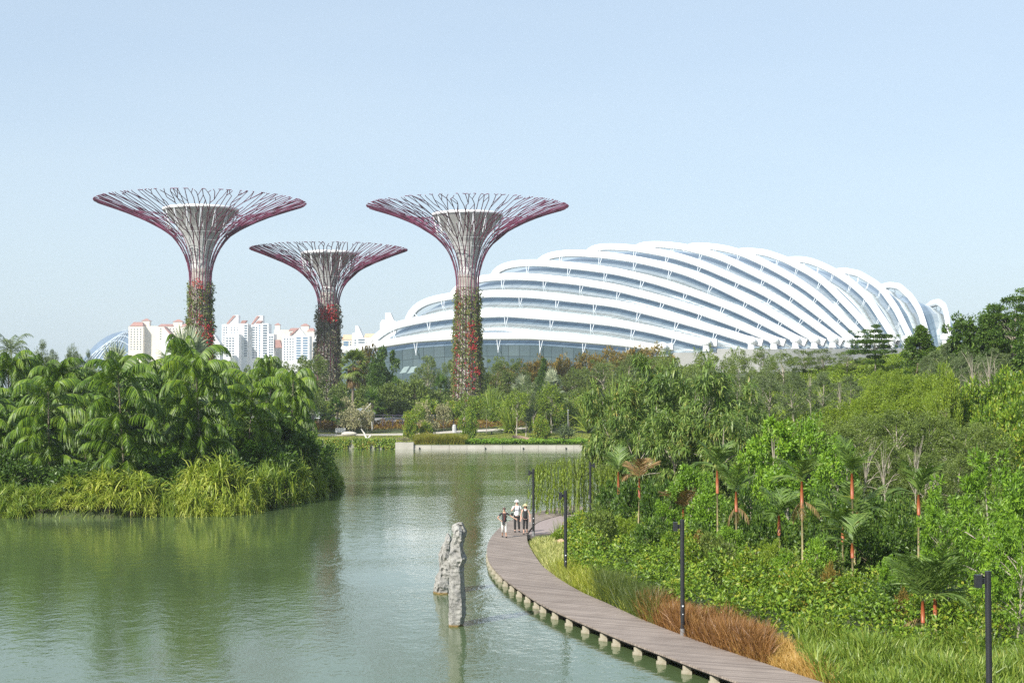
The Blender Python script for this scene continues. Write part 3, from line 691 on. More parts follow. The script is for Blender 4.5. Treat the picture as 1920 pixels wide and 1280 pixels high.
gable(t, o, [(310,752),(310,624),(314.5,614.5),(331,633),(331,752)], -20, 16, M_BW, 'wall'); gable(t, o, [(314.5,613.5),(314.8,617),(332,636),(333,633)], -21, 18, M_ROOF, 'roof'); wins(t, o, 321, 331, 638, 655, 2, -20)
t, o = bld(416, 'low white apartment block with slanted red roof just right of the left tower', -60)
block(t, o, 400, 429, 647, M_BW, -60); gable(t, o, [(400,647.2),(413,631),(418,631),(429,647.2)], -58, 18, M_BW); gable(t, o, [(400.5,646),(403,647),(415,632),(412,631)], -59, .8, M_ROOF, 'roof'); wins(t, o, 403, 428, 650, 672, 7, -60)
t, o = bld(432, 'stepped white apartment tower with slanted red crown, left one of the tall pair', 0)
block(t, o, 413, 448, 607, M_BW, 8); block(t, o, 425, 452, 627, M_BW, -16); block(t, o, 445, 463, 606, M_BW, 4)
gable(t, o, [(420,607.2),(433,590),(443,589),(443,607.2)], 12, 14, M_BW); gable(t, o, [(420.5,606),(424,606.6),(438,590.5),(433,590.5)], 11, .8, M_ROOF, 'roof'); gable(t, o, [(449,606.2),(452,600),(461,600),(457,606.2)], 4, 8, M_ROOF, 'roof')
wins(t, o, 415, 424, 611, 660, 2, 8, 1.4, 1.6); wins(t, o, 427, 444, 633, 668, 3, -16, 2.2); wins(t, o, 456, 462, 608, 668, 1, 4, 3.2, 1.6); wins(t, o, 428, 446, 611, 626, 3, 8)
t, o = bld(482, 'white apartment tower with blue windows and slanted red crown, right one of the tall pair', -6)
block(t, o, 463.2, 482, 608, M_BW, 10); block(t, o, 482, 503, 606, M_BW, 0); block(t, o, 503, 514, 626, M_BW, -4)
gable(t, o, [(466,608),(478,590.5),(489,590),(489,608)], 12, 14, M_BW); gable(t, o, [(467.5,606.5),(470.5,607),(483,591.5),(478.5,591)], 11, .8, M_ROOF, 'roof'); gable(t, o, [(478,606.2),(483,601),(491,601),(487,606.2)], -.5, 10, M_ROOF, 'roof')
wins(t, o, 469, 482, 611, 672, 2, 10, 3.0, 1.7); wins(t, o, 484, 489, 608, 672, 1, 0, 1.2, 2.0, mat=M_BLUE); wins(t, o, 491, 502, 608, 672, 1, 0, 5.0, 1.8); wins(t, o, 504, 513, 630, 672, 2, -4, 2.0, 1.6)
t, o = bld(540, 'cream apartment building with red hipped roofs and turret behind the white towers', 60)
block(t, o, 499, 530, 614, M_BC, 60); block(t, o, 530, 578, 616, M_BC, 56); block(t, o, 500, 509, 604, M_BC, 66, 6, 614); block(t, o, 551, 566, 606, M_BC, 62, 10, 616)
hip(t, o, 499, 510, 600, 604, 66, 6, .45); hip(t, o, 550, 567, 601.5, 606, 62, 10, .35); hip(t, o, 529, 552, 610, 616, 56, 20, .1); hip(t, o, 564, 579, 610, 617, 56, 20, .3); wins(t, o, 531, 550, 618, 640, 5, 56, 1.6)
t, o = bld(556, 'white apartment tower with triangular gable crown and blue balconies left of the middle tower', -10)
block(t, o, 530, 553, 629, M_BW, -6); block(t, o, 553.2, 582, 630, M_BW, -10); gable(t, o, [(553,630.2),(563,616),(575,630.2)], -8, 12, M_BW); gable(t, o, [(543.5,628.5),(547,629),(560,616.5),(556.5,616)], -7, 10, M_ROOF, 'roof'); gable(t, o, [(515,652),(515,637),(524,637),(529,652)], -2, 14, M_ROOF, 'roof')
wins(t, o, 532, 553, 634, 672, 4, -6, 1.5, 1.4); wins(t, o, 556, 567, 632, 672, 1, -10, 5.2, 1.7, mat=M_BLUE); wins(t, o, 568, 580, 632, 672, 1, -10, 5.6, 1.7, mat=M_BLUE)
t, o = bld(590, 'narrow white gabled apartment block half hidden behind the middle tower', 20)
gable(t, o, [(582,752),(582,640),(590,625),(598,640),(598,752)], 20, 18, M_BW, 'wall'); wins(t, o, 584, 596, 634, 672, 2, 20, 2.0, 1.4)
t, o = bld(650, 'pale block with orange roof and blue glass front right of the middle tower', 40)
block(t, o, 634, 665, 634, M_BC, 40); hip(t, o, 634, 665, 624, 634, 40, 24, .06, M_OR); wins(t, o, 637, 647, 637, 662, 1, 40, 6.0, 2.4, mat=M_BLUE); wins(t, o, 648, 664, 637, 662, 3, 40, 1.4, 1.6)
t, o = bld(676, 'white building with a sharp pointed gable beside the left end of the dome', -20)
gable(t, o, [(663,752),(663,626),(669,624),(669,611.5),(674,611.5),(684,634),(698,634),(698,752)], -20, 20, M_BW, 'wall'); hip(t, o, 681, 700, 624, 633, 12, 20, .05, M_OR); wins(t, o, 666, 672, 637, 655, 1, -20, 2.0, 1.4); wins(t, o, 673, 688, 636, 655, 1, -20, 7.5, 1.5)
t, o = bld(728, 'white stepped building top rising behind the left end of the dome', 0)
gable(t, o, [(712,752),(712,606),(716,599),(722,599),(722,586),(732,586),(738,600),(742,602),(742,752)], 0, 20, M_BW, 'wall')

# ================================================================ plants
def nrm3(v): return v / (np.linalg.norm(v, axis=-1, keepdims=True) + 1e-9)
class Leaves:
    """collects leaf faces; quads only"""
    def __init__(s): s.V = []; s.n = 0
    def diamonds(s, P, D, size, asp, rng, bend=.12):
        n = len(P); D = nrm3(D); size = np.broadcast_to(np.asarray(size, float), (n,))[:, None]
        sd_ = nrm3(np.cross(D, rng.normal(0, 1, (n, 3)))); nr = np.cross(D, sd_)
        s.V.append(np.stack([P, P + D*size*.45 + sd_*size*asp*.5 + nr*size*bend, P + D*size, P + D*size*.45 - sd_*size*asp*.5 + nr*size*bend], 1).reshape(-1, 3))
    def blades(s, P, D, length, width, droop, rng, seg=3, side=None):
        """arching strips; each is seg joined quads sharing vertices"""
        n = len(P); D = nrm3(D); length = np.broadcast_to(np.asarray(length, float), (n,))[:, None]
        if side is None: side = nrm3(np.cross(D, np.array([0, 0, 1.0]) + rng.normal(0, .25, (n, 3))))
        rows = []; p = P.copy(); d = D.copy(); wdt = np.broadcast_to(np.asarray(width, float), (n,))[:, None]
        dr = np.broadcast_to(np.asarray(droop, float), (n,))[:, None]
        for k in range(seg + 1):
            t = k / seg; ww = wdt * (1 - t ** 1.7) * .5 + wdt * .04
            rows.append((p - side * ww, p + side * ww)); p = p + d * length / seg; d = nrm3(d + np.array([0, 0, -1.0]) * dr / seg * (1 + t))
        s.strips(rows)
    def strips(s, rows):
        if not hasattr(s, 'B'): s.B = []; s.bF = []; s.bn = 0
        k = len(rows); n = len(rows[0][0]); V = np.stack([np.stack(r, 1) for r in rows], 1).reshape(n, k * 2, 3)
        base = np.arange(n)[:, None] * (2 * k) + s.bn; F_ = []
        for j in range(k - 1): F_.append(base + np.array([[2*j, 2*j+1, 2*j+3, 2*j+2]]))
        s.B.append(V.reshape(-1, 3)); s.bF.append(np.concatenate(F_)); s.bn += n * k * 2
    def mesh(s, name, mat):
        V = np.concatenate(s.V) if s.V else np.zeros((0, 3)); Q = np.arange(len(V)).reshape(-1, 4)
        if hasattr(s, 'B'):
            VB = np.concatenate(s.B); QB = np.concatenate(s.bF) + len(V); V = np.concatenate([V, VB]); Q = np.concatenate([Q, QB]) if len(Q) else QB
        return mesh_np(name, V, Q, mat)

def limb_tree(mb, rng, H_, r0, targets, fork=.35, lean=.05, thin=.25):
    """a bent trunk and limbs running to the clumps"""
    top = np.array([rng.normal(0, lean) * H_, rng.normal(0, lean) * H_, H_ * .82]); mid = top * .5 + np.array([rng.normal(0, .03), rng.normal(0, .03), 0]) * H_
    tr = lambda t: (1-t)**2*np.zeros(3) + 2*t*(1-t)*mid + t*t*top
    mb.tube([tr(t) for t in np.linspace(0, 1, 8)], [r0 * (1 - .8 * t) for t in np.linspace(0, 1, 8)], 7)
    for c in targets:
        t = float(np.clip(fork + .5 * (c[2] / H_ - .35) + rng.uniform(-.08, .08), fork * .8, .92)); a = tr(t)
        b_ = c * .92; m_ = a * .5 + b_ * .5 + np.array([0, 0, .06 * H_]) * (1 if c[2] > a[2] else -.3) + rng.normal(0, .02, 3) * H_
        pts = [(1-q)**2*a + 2*q*(1-q)*m_ + q*q*b_ for q in np.linspace(0, 1, 5)]
        mb.tube(pts, [r0 * thin * (1.3 - q) for q in np.linspace(0, 1, 5)], 5)

def crown_tree(seed, leaf, bark, H_=8., R=3., cz0=.35, nclump=40, nleaf=110, lsize=.22, asp=.5, crad=.75, hang=0., shape='round', trunk=.16, tiers=0, blade=False):
    """proto: returns (trunk mesh, crown mesh)"""
    rng = np.random.default_rng(seed); C = []
    while len(C) < nclump:
        u = rng.normal(0, 1, 3); u /= np.linalg.norm(u); q = rng.uniform(.35, 1.0) ** .6
        z = cz0 + (1 - cz0) * (.5 + .5 * u[2] * q); k = 1.0
        if shape == 'cone': k = 1.15 - .85 * (z - cz0) / (1 - cz0)
        elif shape == 'column': k = .55 + .5 * math.sin(PI * min(1, (z - cz0) / (1 - cz0) * 1.1)); 
        elif shape == 'umbrella': k = .5 + .6 * (z - cz0) / (1 - cz0)
        if tiers: z = cz0 + (1 - cz0) * (round((z - cz0) / (1 - cz0) * tiers) / tiers); 
        wob = 1 + .22 * math.sin(3 * math.atan2(u[1], u[0]) + seed)
        C.append(np.array([u[0] * q * R * k * wob, u[1] * q * R * k * wob, z * H_]))
    C = np.array(C); Lv = Leaves(); N = nclump * nleaf
    ci = rng.integers(0, nclump, N); sc_ = rng.uniform(.35, 1.35, nclump)[ci][:, None]
    off = nrm3(rng.normal(0, 1, (N, 3))) * rng.uniform(.25, 1, (N, 1)) ** .5 * crad * sc_
    if tiers: off[:, 2] *= .42
    else: off[:, 2] *= .8
    P = C[ci] + off; P[:, 2] = np.maximum(P[:, 2], .15)
    cen = np.array([0, 0, H_ * (cz0 + 1) / 2]); outw = nrm3(P - cen)
    D = nrm3(off) * .6 + outw * .4 + rng.normal(0, .45, (N, 3)) + np.array([0, 0, -hang])
    sz = lsize * rng.uniform(.6, 1.35, N)
    if blade: Lv.blades(P, D, sz, sz * asp, .6, rng, 2)
    else: Lv.diamonds(P, D, sz, asp, rng)
    mb = MB(); limb_tree(mb, rng, H_, trunk, C[rng.choice(nclump, min(nclump, 16), replace=False)])
    return mb.mesh('trunk', bark, True), Lv.mesh('crown', leaf)

def frond(Lv, mb, o, az, el, length, droop, ll, rng, n=22, hang=.9, wid=.05, curl=1.6, fold=.5):
    """arched feather frond: a rachis plus two rows of leaflets that hang from it"""
    d = np.array([math.cos(az) * math.cos(el), math.sin(az) * math.cos(el), math.sin(el)]); p = np.array(o, float); pts = [p.copy()]; ds = [d.copy()]; S_ = 10
    e = el
    for k in range(S_):
        e -= droop / S_ * (.4 + curl * k / S_); d = np.array([math.cos(az) * math.cos(e), math.sin(az) * math.cos(e), math.sin(e)]); p = p + d * length / S_; pts.append(p.copy()); ds.append(d.copy())
    mb.tube(pts, [.022 * (1 - .8 * i / S_) * length / 2.5 for i in range(S_ + 1)], 3, False)
    t = np.linspace(.14, .99, n); tt = t * S_; i0 = np.minimum(tt.astype(int), S_ - 1); fr = (tt - i0)[:, None]; P_ = np.array(pts); D_ = np.array(ds)
    base = P_[i0] * (1 - fr) + P_[i0 + 1] * fr; fwd = nrm3(D_[i0] * (1 - fr) + D_[i0 + 1] * fr)
    side = np.array([-math.sin(az), math.cos(az), 0.])
    up_ = np.cross(side, -fwd); 
    for sg in (-1, 1):
        dd = side * sg * (1 - fold * .6) + fwd * .45 + up_ * .15 * 0 + np.array([0, 0, -1.]) * hang * .5 + rng.normal(0, .07, (n, 3))
        ln = ll * np.sin(np.clip(t * 1.05, 0, 1) * PI * .86 + .25) * rng.uniform(.85, 1.1, n)
        Lv.blades(base, dd, ln, wid, hang, rng, 3, side=nrm3(fwd + rng.normal(0, .12, (n, 3))))

def feather_palm(seed, H_, nfr, flen, ll, droop=1.9, el=(.2, 1.3), tier=0., hang=1.0, trunk=.10, wid=.07, nl=22, leaf=L['palm'], bark=B['palm'], dead=0):
    """tier>0 spreads the fronds down the stem"""
    rng = np.random.default_rng(seed); Lv = Leaves(); mb = MB(); mt = MB()
    top = np.array([rng.normal(0, .03) * H_, rng.normal(0, .03) * H_, H_])
    mt.tube([top * t for t in np.linspace(0, 1, 7)], [trunk * (1.15 - .4 * t) for t in np.linspace(0, 1, 7)], 7)
    for k in range(nfr):
        t = 1 - tier * (k / nfr) ; az = k * 2.399 + rng.uniform(-.3, .3); e = lerp(el[1], el[0], (k + .5) / nfr if not tier else ((k * .618) % 1)) + rng.uniform(-.12, .12)
        if tier: e = rng.uniform(.5, 1.15) if k > 6 else rng.uniform(1.0, 1.45)
        frond(Lv, mb, top * t, az, e, flen * rng.uniform(.8, 1.12), droop * rng.uniform(.85, 1.15), ll, rng, nl, hang, wid)
    V = [np.array(mb.V)]
    me = Lv.mesh('crown', leaf)
    out = [('trunk', mt.mesh('trunk', bark, True)), ('crown', me), ('frond_stalks', mb.mesh('frond_stalks', B['green']))]
    if dead:
        Ld = Leaves(); md = MB()
        for k in range(dead): frond(Ld, md, top * rng.uniform(.82, .97), rng.uniform(0, 2*PI), rng.uniform(-.5, .2), flen * .8, 1.6, ll * .7, rng, 14, 1.2, wid * .7)
        out.append(('dead_fronds', Ld.mesh('dead_fronds', L['dead'])))
    return out

def fan_leaf(Lv, mb, o, az, el, pet, rad, rng, n=18, spread=2.5, wid=.10, droop=.25, pleat=.35):
    d = np.array([math.cos(az) * math.cos(el), math.sin(az) * math.cos(el), math.sin(el)]); h = np.array(o) + d * pet
    mb.tube([o, (np.array(o) + h) / 2 + np.array([0, 0, .04 * pet]), h], [.03 * rad, .025 * rad, .02 * rad], 3, False)
    side = np.array([-math.sin(az), math.cos(az), 0.]); nr = np.cross(side, d); a = np.linspace(-spread / 2, spread / 2, n)
    D = np.cos(a)[:, None] * d + np.sin(a)[:, None] * side + nr * (pleat * np.abs(np.sin(a)) - .1)[:, None]
    sdv = nrm3(np.cross(D, nr) + nr * .35 * np.where(np.arange(n) % 2, 1, -1)[:, None])
    Lv.blades(np.tile(h, (n, 1)) + D * .02, D, rad * (1 - .12 * np.abs(a) / spread) * rng.uniform(.93, 1.05, n), wid * rad, droop, rng, 3, side=sdv)
def fan_palm(seed, H_, nlv, rad, leaf, bark=B['palm'], skirt=0, el=(-.5, 1.4), trunk=.14, pet=.9, droop=.3, n=18, wid=.14):
    rng = np.random.default_rng(seed); Lv = Leaves(); mb = MB(); mt = MB(); top = np.array([0, 0, H_])
    mt.tube([(0, 0, 0), (0, 0, H_ * .5), (0, 0, H_)], [trunk * 1.2, trunk, trunk * 1.1], 8)
    for k in range(nlv): fan_leaf(Lv, mb, top - np.array([0, 0, .4 * rad * (k / nlv)]), k * 2.399, lerp(el[1], el[0], (k + .5) / nlv) + rng.uniform(-.15, .15), pet * rad * rng.uniform(.8, 1.1), rad * rng.uniform(.85, 1.1), rng, n, droop=droop * rng.uniform(.6, 1.8), wid=wid)
    out = [('trunk', mt.mesh('trunk', bark, True)), ('crown', Lv.mesh('crown', leaf)), ('leaf_stalks', mb.mesh('leaf_stalks', B['green']))]
    if skirt:
        Ls = Leaves(); nS = 420; a = rng.uniform(0, 2*PI, nS); z = H_ - rng.uniform(.2, skirt, nS); r = .15 + .5 * rad * rng.uniform(.3, .9, nS)
        Ls.blades(np.stack([np.cos(a)*r, np.sin(a)*r, z], 1), np.stack([np.cos(a)*.3, np.sin(a)*.3, -np.ones(nS)], 1), rad * .6, .09 * rad, .2, rng, 2)
        out.append(('dead_skirt', Ls.mesh('dead_skirt', L['dead'])))
    return out

def rosette_bush(seed, leaf, nr=14, R=1.5, H_=2.2, nb=30, bl=1.2, bw=.07, stems=True, droop=1.5):
    rng = np.random.default_rng(seed); Lv = Leaves(); mt = MB()
    for k in range(nr):
        a, r = rng.uniform(0, 2*PI), R * math.sqrt(rng.uniform(0, 1)); z = H_ * (1 - .55 * (r / R) ** 2) * rng.uniform(.55, 1) - bl * .35
        o = np.array([r * math.cos(a), r * math.sin(a), max(.1, z)]); mt.tube([(o[0] * .3, o[1] * .3, -.5), (o[0] * .8, o[1] * .8, o[2] * .5), tuple(o)], [.05, .04, .04], 5)
        aa = rng.uniform(0, 2*PI, nb); ee = rng.uniform(.15, 1.45, nb); D = np.stack([np.cos(aa)*np.cos(ee), np.sin(aa)*np.cos(ee), np.sin(ee)], 1)
        Lv.blades(np.tile(o, (nb, 1)), D, bl * rng.uniform(.7, 1.15, nb), bw, droop * rng.uniform(.6, 1.3, nb), rng, 4)
    return [('stems', mt.mesh('stems', B['bark'], True)), ('leaves', Lv.mesh('leaves', leaf))]
def tuft(seed, leaf, n=380, R=.5, bl=1.1, bw=.018, droop=.9, up_=.35):
    rng = np.random.default_rng(seed); a = rng.uniform(0, 2*PI, n); r = R * np.sqrt(rng.uniform(0, 1, n)) * .6; Lv = Leaves()
    D = np.stack([np.cos(a) * up_, np.sin(a) * up_, np.ones(n)], 1) + rng.normal(0, .2, (n, 3))
    Lv.blades(np.stack([r*np.cos(a), r*np.sin(a), np.zeros(n)], 1), D, bl * rng.uniform(.5, 1.1, n), bw, droop * rng.uniform(.4, 1.4, n), rng, 4); return [('leaves', Lv.mesh('leaves', leaf))]

PROTO = {}
def proto(kind, v):
    k = (kind, v)
    if k in PROTO: return PROTO[k]
    s = 100 + v * 17 + sum(map(ord, kind)); T = None
    tc = lambda *a, **k_: (lambda r: [('trunk', r[0]), ('crown', r[1])])(crown_tree(s, *a, **k_))
    if kind == 'tier_palm': H0, R0, T = 8.5, 3.2, feather_palm(s, 8.0, 46, 3.6, 1.0, (2.1, 2.6, 2.35)[v], tier=.82, hang=(1.1, 1.5, 1.3)[v], wid=.085, nl=44, trunk=.055)
    elif kind == 'palm': H0, R0, T = 9.2, 3.0, feather_palm(s, 7.4, 24, 3.6, .9, 2.4, el=(.1, 1.5), hang=1.2, wid=.085, nl=42, trunk=.08, dead=(0, 3, 1)[v])
    elif kind == 'coconut': H0, R0, T = 9.0, 2.9, feather_palm(s, 7.6, 20, 3.0, .8, 1.3, el=(-.3, 1.3), hang=.6, wid=.05, nl=26, leaf=L['conifer'])
    elif kind == 'small_palm': H0, R0, T = 4.2, 1.7, feather_palm(s, 3.0, 13, 1.8, .55, 1.4, el=(-.1, 1.4), hang=.6, wid=.05, nl=20, leaf=L['olive'], trunk=.07)
    elif kind == 'broad': H0, R0, T = 8, 3, tc(L['dark'], B['bark'], nclump=52, nleaf=130, lsize=.42, asp=.55, crad=.8, hang=.35, cz0=.15)
    elif kind == 'broad_light': H0, R0, T = 8, 3, tc(L['bright'], B['pale'], nclump=44, nleaf=110, lsize=.36, asp=.5, crad=.72, hang=.3, cz0=.22)
    elif kind == 'mango': H0, R0, T = 9, 3.5, tc(L['mango'], B['pale'], nclump=66, nleaf=140, lsize=.50, asp=.21, crad=.72, hang=.7, cz0=.12, R=3.5, H_=9, blade=True)
    elif kind == 'olive': H0, R0, T = 7, 2.8, tc(L['olive'], B['pale'], nclump=70, nleaf=170, lsize=.17, asp=.45, crad=.62, cz0=.18, H_=7, R=2.8)
    elif kind == 'fine': H0, R0, T = 8, 2.2, tc(L['olive'], B['pale'], nclump=60, nleaf=95, lsize=.20, asp=.35, crad=.55, cz0=.2, H_=8, R=2.2, shape='column', trunk=.12, hang=.3)
    elif kind == 'greytree': H0, R0, T = 8, 2.4, tc(L['conifer'], B['pale'], nclump=60, nleaf=120, lsize=.2, asp=.35, crad=.6, cz0=.2, H_=8, R=2.4, shape='column', trunk=.12, hang=.3)
    elif kind == 'darktree': H0, R0, T = 8, 3, tc(L['dark'], B['bark'], nclump=70, nleaf=190, lsize=.25, asp=.6, crad=.8, cz0=.08, shape='cone')
    elif kind == 'tiered': H0, R0, T = 10, 3.6, tc(L['dark'], B['pale'], nclump=80, nleaf=170, lsize=.24, asp=.5, crad=.95, cz0=.25, H_=10, R=3.4, tiers=8, shape='round', trunk=.2)
    elif kind == 'yellowbush': H0, R0, T = 2.6, 1.9, tc(L['yellow'], B['bark'], nclump=44, nleaf=170, lsize=.14, asp=.4, crad=.5, cz0=.05, H_=2.6, R=1.9, trunk=.05)
    elif kind == 'bush': H0, R0, T = 2.4, 1.7, tc(L['shrub'], B['bark'], nclump=40, nleaf=120, lsize=.18, asp=.6, crad=.5, cz0=.05, H_=2.4, R=1.7, trunk=.05)
    elif kind == 'olivebush': H0, R0, T = 2.4, 1.7, tc(L['olive'], B['bark'], nclump=40, nleaf=120, lsize=.18, asp=.5, crad=.5, cz0=.05, H_=2.4, R=1.7, trunk=.05)
    elif kind == 'rustbush': H0, R0, T = 2.4, 1.7, tc(L['rust'], B['bark'], nclump=34, nleaf=110, lsize=.2, asp=.5, crad=.55, cz0=.05, H_=2.4, R=1.7, trunk=.05)
    elif kind == 'darkbush': H0, R0, T = 2.4, 1.7, tc(L['dark'], B['bark'], nclump=40, nleaf=120, lsize=.2, asp=.5, crad=.5, cz0=.05, H_=2.4, R=1.7, trunk=.05)
    elif kind == 'palebush': H0, R0, T = 2.4, 1.2, tc(L['white'], B['pale'], nclump=26, nleaf=60, lsize=.2, asp=.6, crad=.42, cz0=.25, H_=2.4, R=1.2, trunk=.05)
    elif kind == 'conifer': H0, R0, T = 9, 3, tc(L['conifer'], B['bark'], nclump=70, nleaf=130, lsize=.34, asp=.18, crad=.9, cz0=.1, H_=9, R=3, shape='cone', hang=-.3)
    elif kind == 'bigstar': H0, R0, T = 6, 2.9, tc(L['bright'], B['pale'], nclump=105, nleaf=60, lsize=.24, asp=.34, crad=.34, cz0=.22, H_=6, R=2.9, trunk=.10, hang=.1)
    elif kind == 'young': H0, R0, T = 5, 1.6, tc(L['yellow'], B['pale'], nclump=26, nleaf=100, lsize=.2, asp=.5, crad=.55, cz0=.5, H_=5, R=1.6, trunk=.09)
    elif kind == 'silver': H0, R0, T = 7.3, 2.7, fan_palm(s, 4.6, 20, 1.5, L['silver'], el=(-.5, 1.45))
    elif kind == 'fan': H0, R0, T = 8.0, 2.2, fan_palm(s, 6.0, 34, 1.15, L['olive'], skirt=1.8, el=(-.8, 1.4), pet=.9, n=14, droop=.7)
    elif kind == 'fan_green': H0, R0, T = 4.3, 1.8, fan_palm(s, 2.5, 20, 1.0, L['dark'], el=(-.6, 1.4), pet=.9, n=14)
    elif kind == 'spiky': H0, R0, T = 2.6, 2.0, rosette_bush(s, L['reed'], 3, .5, 1.6, 80, 2.1, .08, droop=.7)
    elif kind == 'bluespiky': H0, R0, T = 2.2, 1.6, rosette_bush(s, L['conifer'], 8, 1.0, 1.6, 40, 1.1, .09, droop=1.1)
    elif kind == 'pandanus': H0, R0, T = 2.6, 2.1, rosette_bush(s, L['pand'], 22, 1.9, 2.6, 40, 1.75, .13, droop=1.9)
    elif kind == 'reeds': H0, R0, T = 2.6, 2.1, rosette_bush(s, L['reed'], 24, 1.9, 2.6, 40, 1.6, .10, droop=1.6)
    elif kind == 'bare':
        rng = np.random.default_rng(s); mb = MB(); C = np.stack([rng.normal(0, .9, 26), rng.normal(0, .9, 26), rng.uniform(2.2, 5, 26)], 1); limb_tree(mb, rng, 5., .09, C, thin=.3)
        H0, R0, T = 5, 1.6, [('trunk', mb.mesh('trunk', B['pale'], True))]
    PROTO[k] = (H0, R0, T); return PROTO[k]

ORD = ['leftmost', 'second from left', 'third from left', 'fourth from left', 'fifth from left', 'sixth from left', 'seventh from left', 'eighth from left', 'ninth from left', 'tenth from left', 'eleventh from left', 'twelfth from left', 'thirteenth from left', 'fourteenth from left']
_prnd = random.Random(99)
def plant(kind, px, D, top, half, label, name, cat, group=None, v=None, base=None):
    """stand a plant on the ground: px and top/half-width in photograph pixels fix its true size at distance D"""
    if px < 660 and D < 215: D *= .958        # island plants
    H0, R0, T = proto(kind, v if v is not None else _prnd.randrange(3)); x = X(px, D); z0 = h1(x, D) if base is None else base
    zt = CAMZ + (HOR - top) * D / F; sz = max(.5, zt - z0 + .15) / H0; sx = half * D / F / R0
    t = thing(name, label, cat, (x, D, z0 - .15), _prnd.uniform(0, 2 * PI), group); t.rotation_euler = (_prnd.gauss(0, .05), _prnd.gauss(0, .05), t.rotation_euler.z)
    for nm, me in T: link(nm, me, t, scale=(sx, sx, sz))
    return t
def row(kind, items, desc, name, cat, group):
    """items (px, D, top, half[, kind]); labels are told apart by order from the left"""
    items = sorted(items, key=lambda i: i[0]); n = len(items)
    for k, it in enumerate(items):
        o = ORD[k] if k < len(ORD) else None
        if k == n - 1 and n > 1: o = 'rightmost'
        kd = it[4] if len(it) > 4 else kind
        plant(kd, *it[:4], (o + ' ' + desc) if n > 1 else desc, name, cat, group)

# ---- island
row('tier_palm', [(95,124,715,92),(238,122,690,98),(383,127,668,92)], 'droopy feather palm at the front of the island', 'feather_palm', 'palm tree', 'droopy palms on the island')
row('tier_palm', [(-40,128,735,90),(165,136,745,70),(318,133,760,72),(462,134,720,82),(545,142,700,62)], 'droopy palm of the second row on the island', 'feather_palm', 'palm tree', 'droopy palms on the island')
row('palm', [(18,150,652,66),(72,158,664,60),(128,148,668,66),(188,152,684,60),(262,160,664,58),(350,158,652,62),(412,152,672,58),(452,160,690,56),(500,158,686,54),(548,165,702,48)], 'palm along the back of the island', 'feather_palm', 'palm tree', 'back palms on the island')
row('broad', [(-60,142,720,80),(40,145,735,70),(140,150,742,66),(205,146,712,58),(290,150,705,60),(330,146,745,66),(430,148,745,66),(490,140,770,66),(560,152,768,52,'darktree')], 'broadleaf tree between the island palms', 'broadleaf_tree', 'tree', 'broadleaf trees on the island')
row('broad_light', [(15,131,770,66),(178,140,760,46),(402,135,798,50),(470,132,822,42),(330,129,838,48),(60,137,790,52)], 'fresh green bushy tree among the island palms', 'broadleaf_tree', 'tree', 'fresh green trees on the island')
row('darkbush', [(-20,122,850,60),(40,121,865,52),(150,121,870,60),(250,124,865,60),(320,124,862,56),(420,126,850,60),(500,131,835,56),(560,140,822,52),(595,150,826,36),(450,138,800,60)], 'dark shrub under the island palms', 'shrub', 'shrub', 'shrubs under the island palms')
row('pandanus', [(150,116.5,893,42),(208,115.5,882,52),(262,116,886,48),(372,119,862,46),(420,119,858,50),(462,121,880,40),(388,116,905,44),(345,116.5,912,34)], 'yellow green strap-leaved clump on the island shore', 'pandanus', 'shrub', 'yellow pandanus clumps')
row('pandanus', [(130,113.6,925,26),(168,113.6,922,28),(205,113.8,918,28),(243,114.2,920,26),(280,114.8,925,24),(350,115,925,24),(385,115,930,26),(420,115.5,925,26),(452,117,918,24),(478,120,915,22)], 'low yellow green strap-leaved clump leaning over the island waterline', 'pandanus', 'shrub', 'low pandanus at the waterline')
row('reeds', [(0,113.8,930,28),(40,113.5,930,28),(85,113.5,932,28),(316,114.6,930,22),(508,124.5,905,22),(536,129,898,22),(566,133.5,890,22),(596,139.5,884,22),(622,147,880,18),(634,154,880,14)], 'low green reed clump at the island waterline', 'reed_clump', 'reeds', 'low reeds at the waterline')
row('reeds', [(-30,117,896,50),(20,115.5,905,44),(70,115,908,44),(112,115.8,905,34),(305,117,918,36),(492,124,868,40),(522,128,862,40),(556,132,856,38),(585,138,862,34),(612,146,858,30)], 'green reed clump on the island shore', 'reed_clump', 'reeds', 'reed clumps on the island')
# ---- behind the island
row('silver', [(205,230,628,46),(340,225,598,64),(425,240,660,28),(510,235,687,26),(556,225,697,30),(588,300,742,22)], 'silver fan palm behind the island', 'silver_fan_palm', 'palm tree', 'silver fan palms behind the island')
row('conifer', [(76,330,642,28),(100,340,648,22),(124,330,646,24),(148,345,652,20),(50,320,650,22),(165,350,660,18)], 'feathery grey green tree on the far left skyline', 'casuarina_tree', 'tree', 'feathery trees on the left skyline')
plant('coconut', 28, 200, 622, 46, 'coconut palm rising above the far left edge of the island', 'coconut_palm', 'palm tree')
row('palm', [(236,172,655,34),(352,168,622,40),(500,190,660,36),(290,178,678,34)], 'tall dark palm poking above the island canopy', 'feather_palm', 'palm tree', 'tall palms above the island canopy')
row('olive', [(430,300,678,30),(470,310,684,34),(528,300,672,34),(575,300,660,46),(560,290,700,40),(608,380,672,26),(400,310,690,34),(350,300,690,40),(300,310,685,40),(250,300,690,40),(180,300,680,40),(120,290,690,40)], 'olive green tree between the island and the white towers', 'olive_green_tree', 'tree', 'olive trees behind the island')

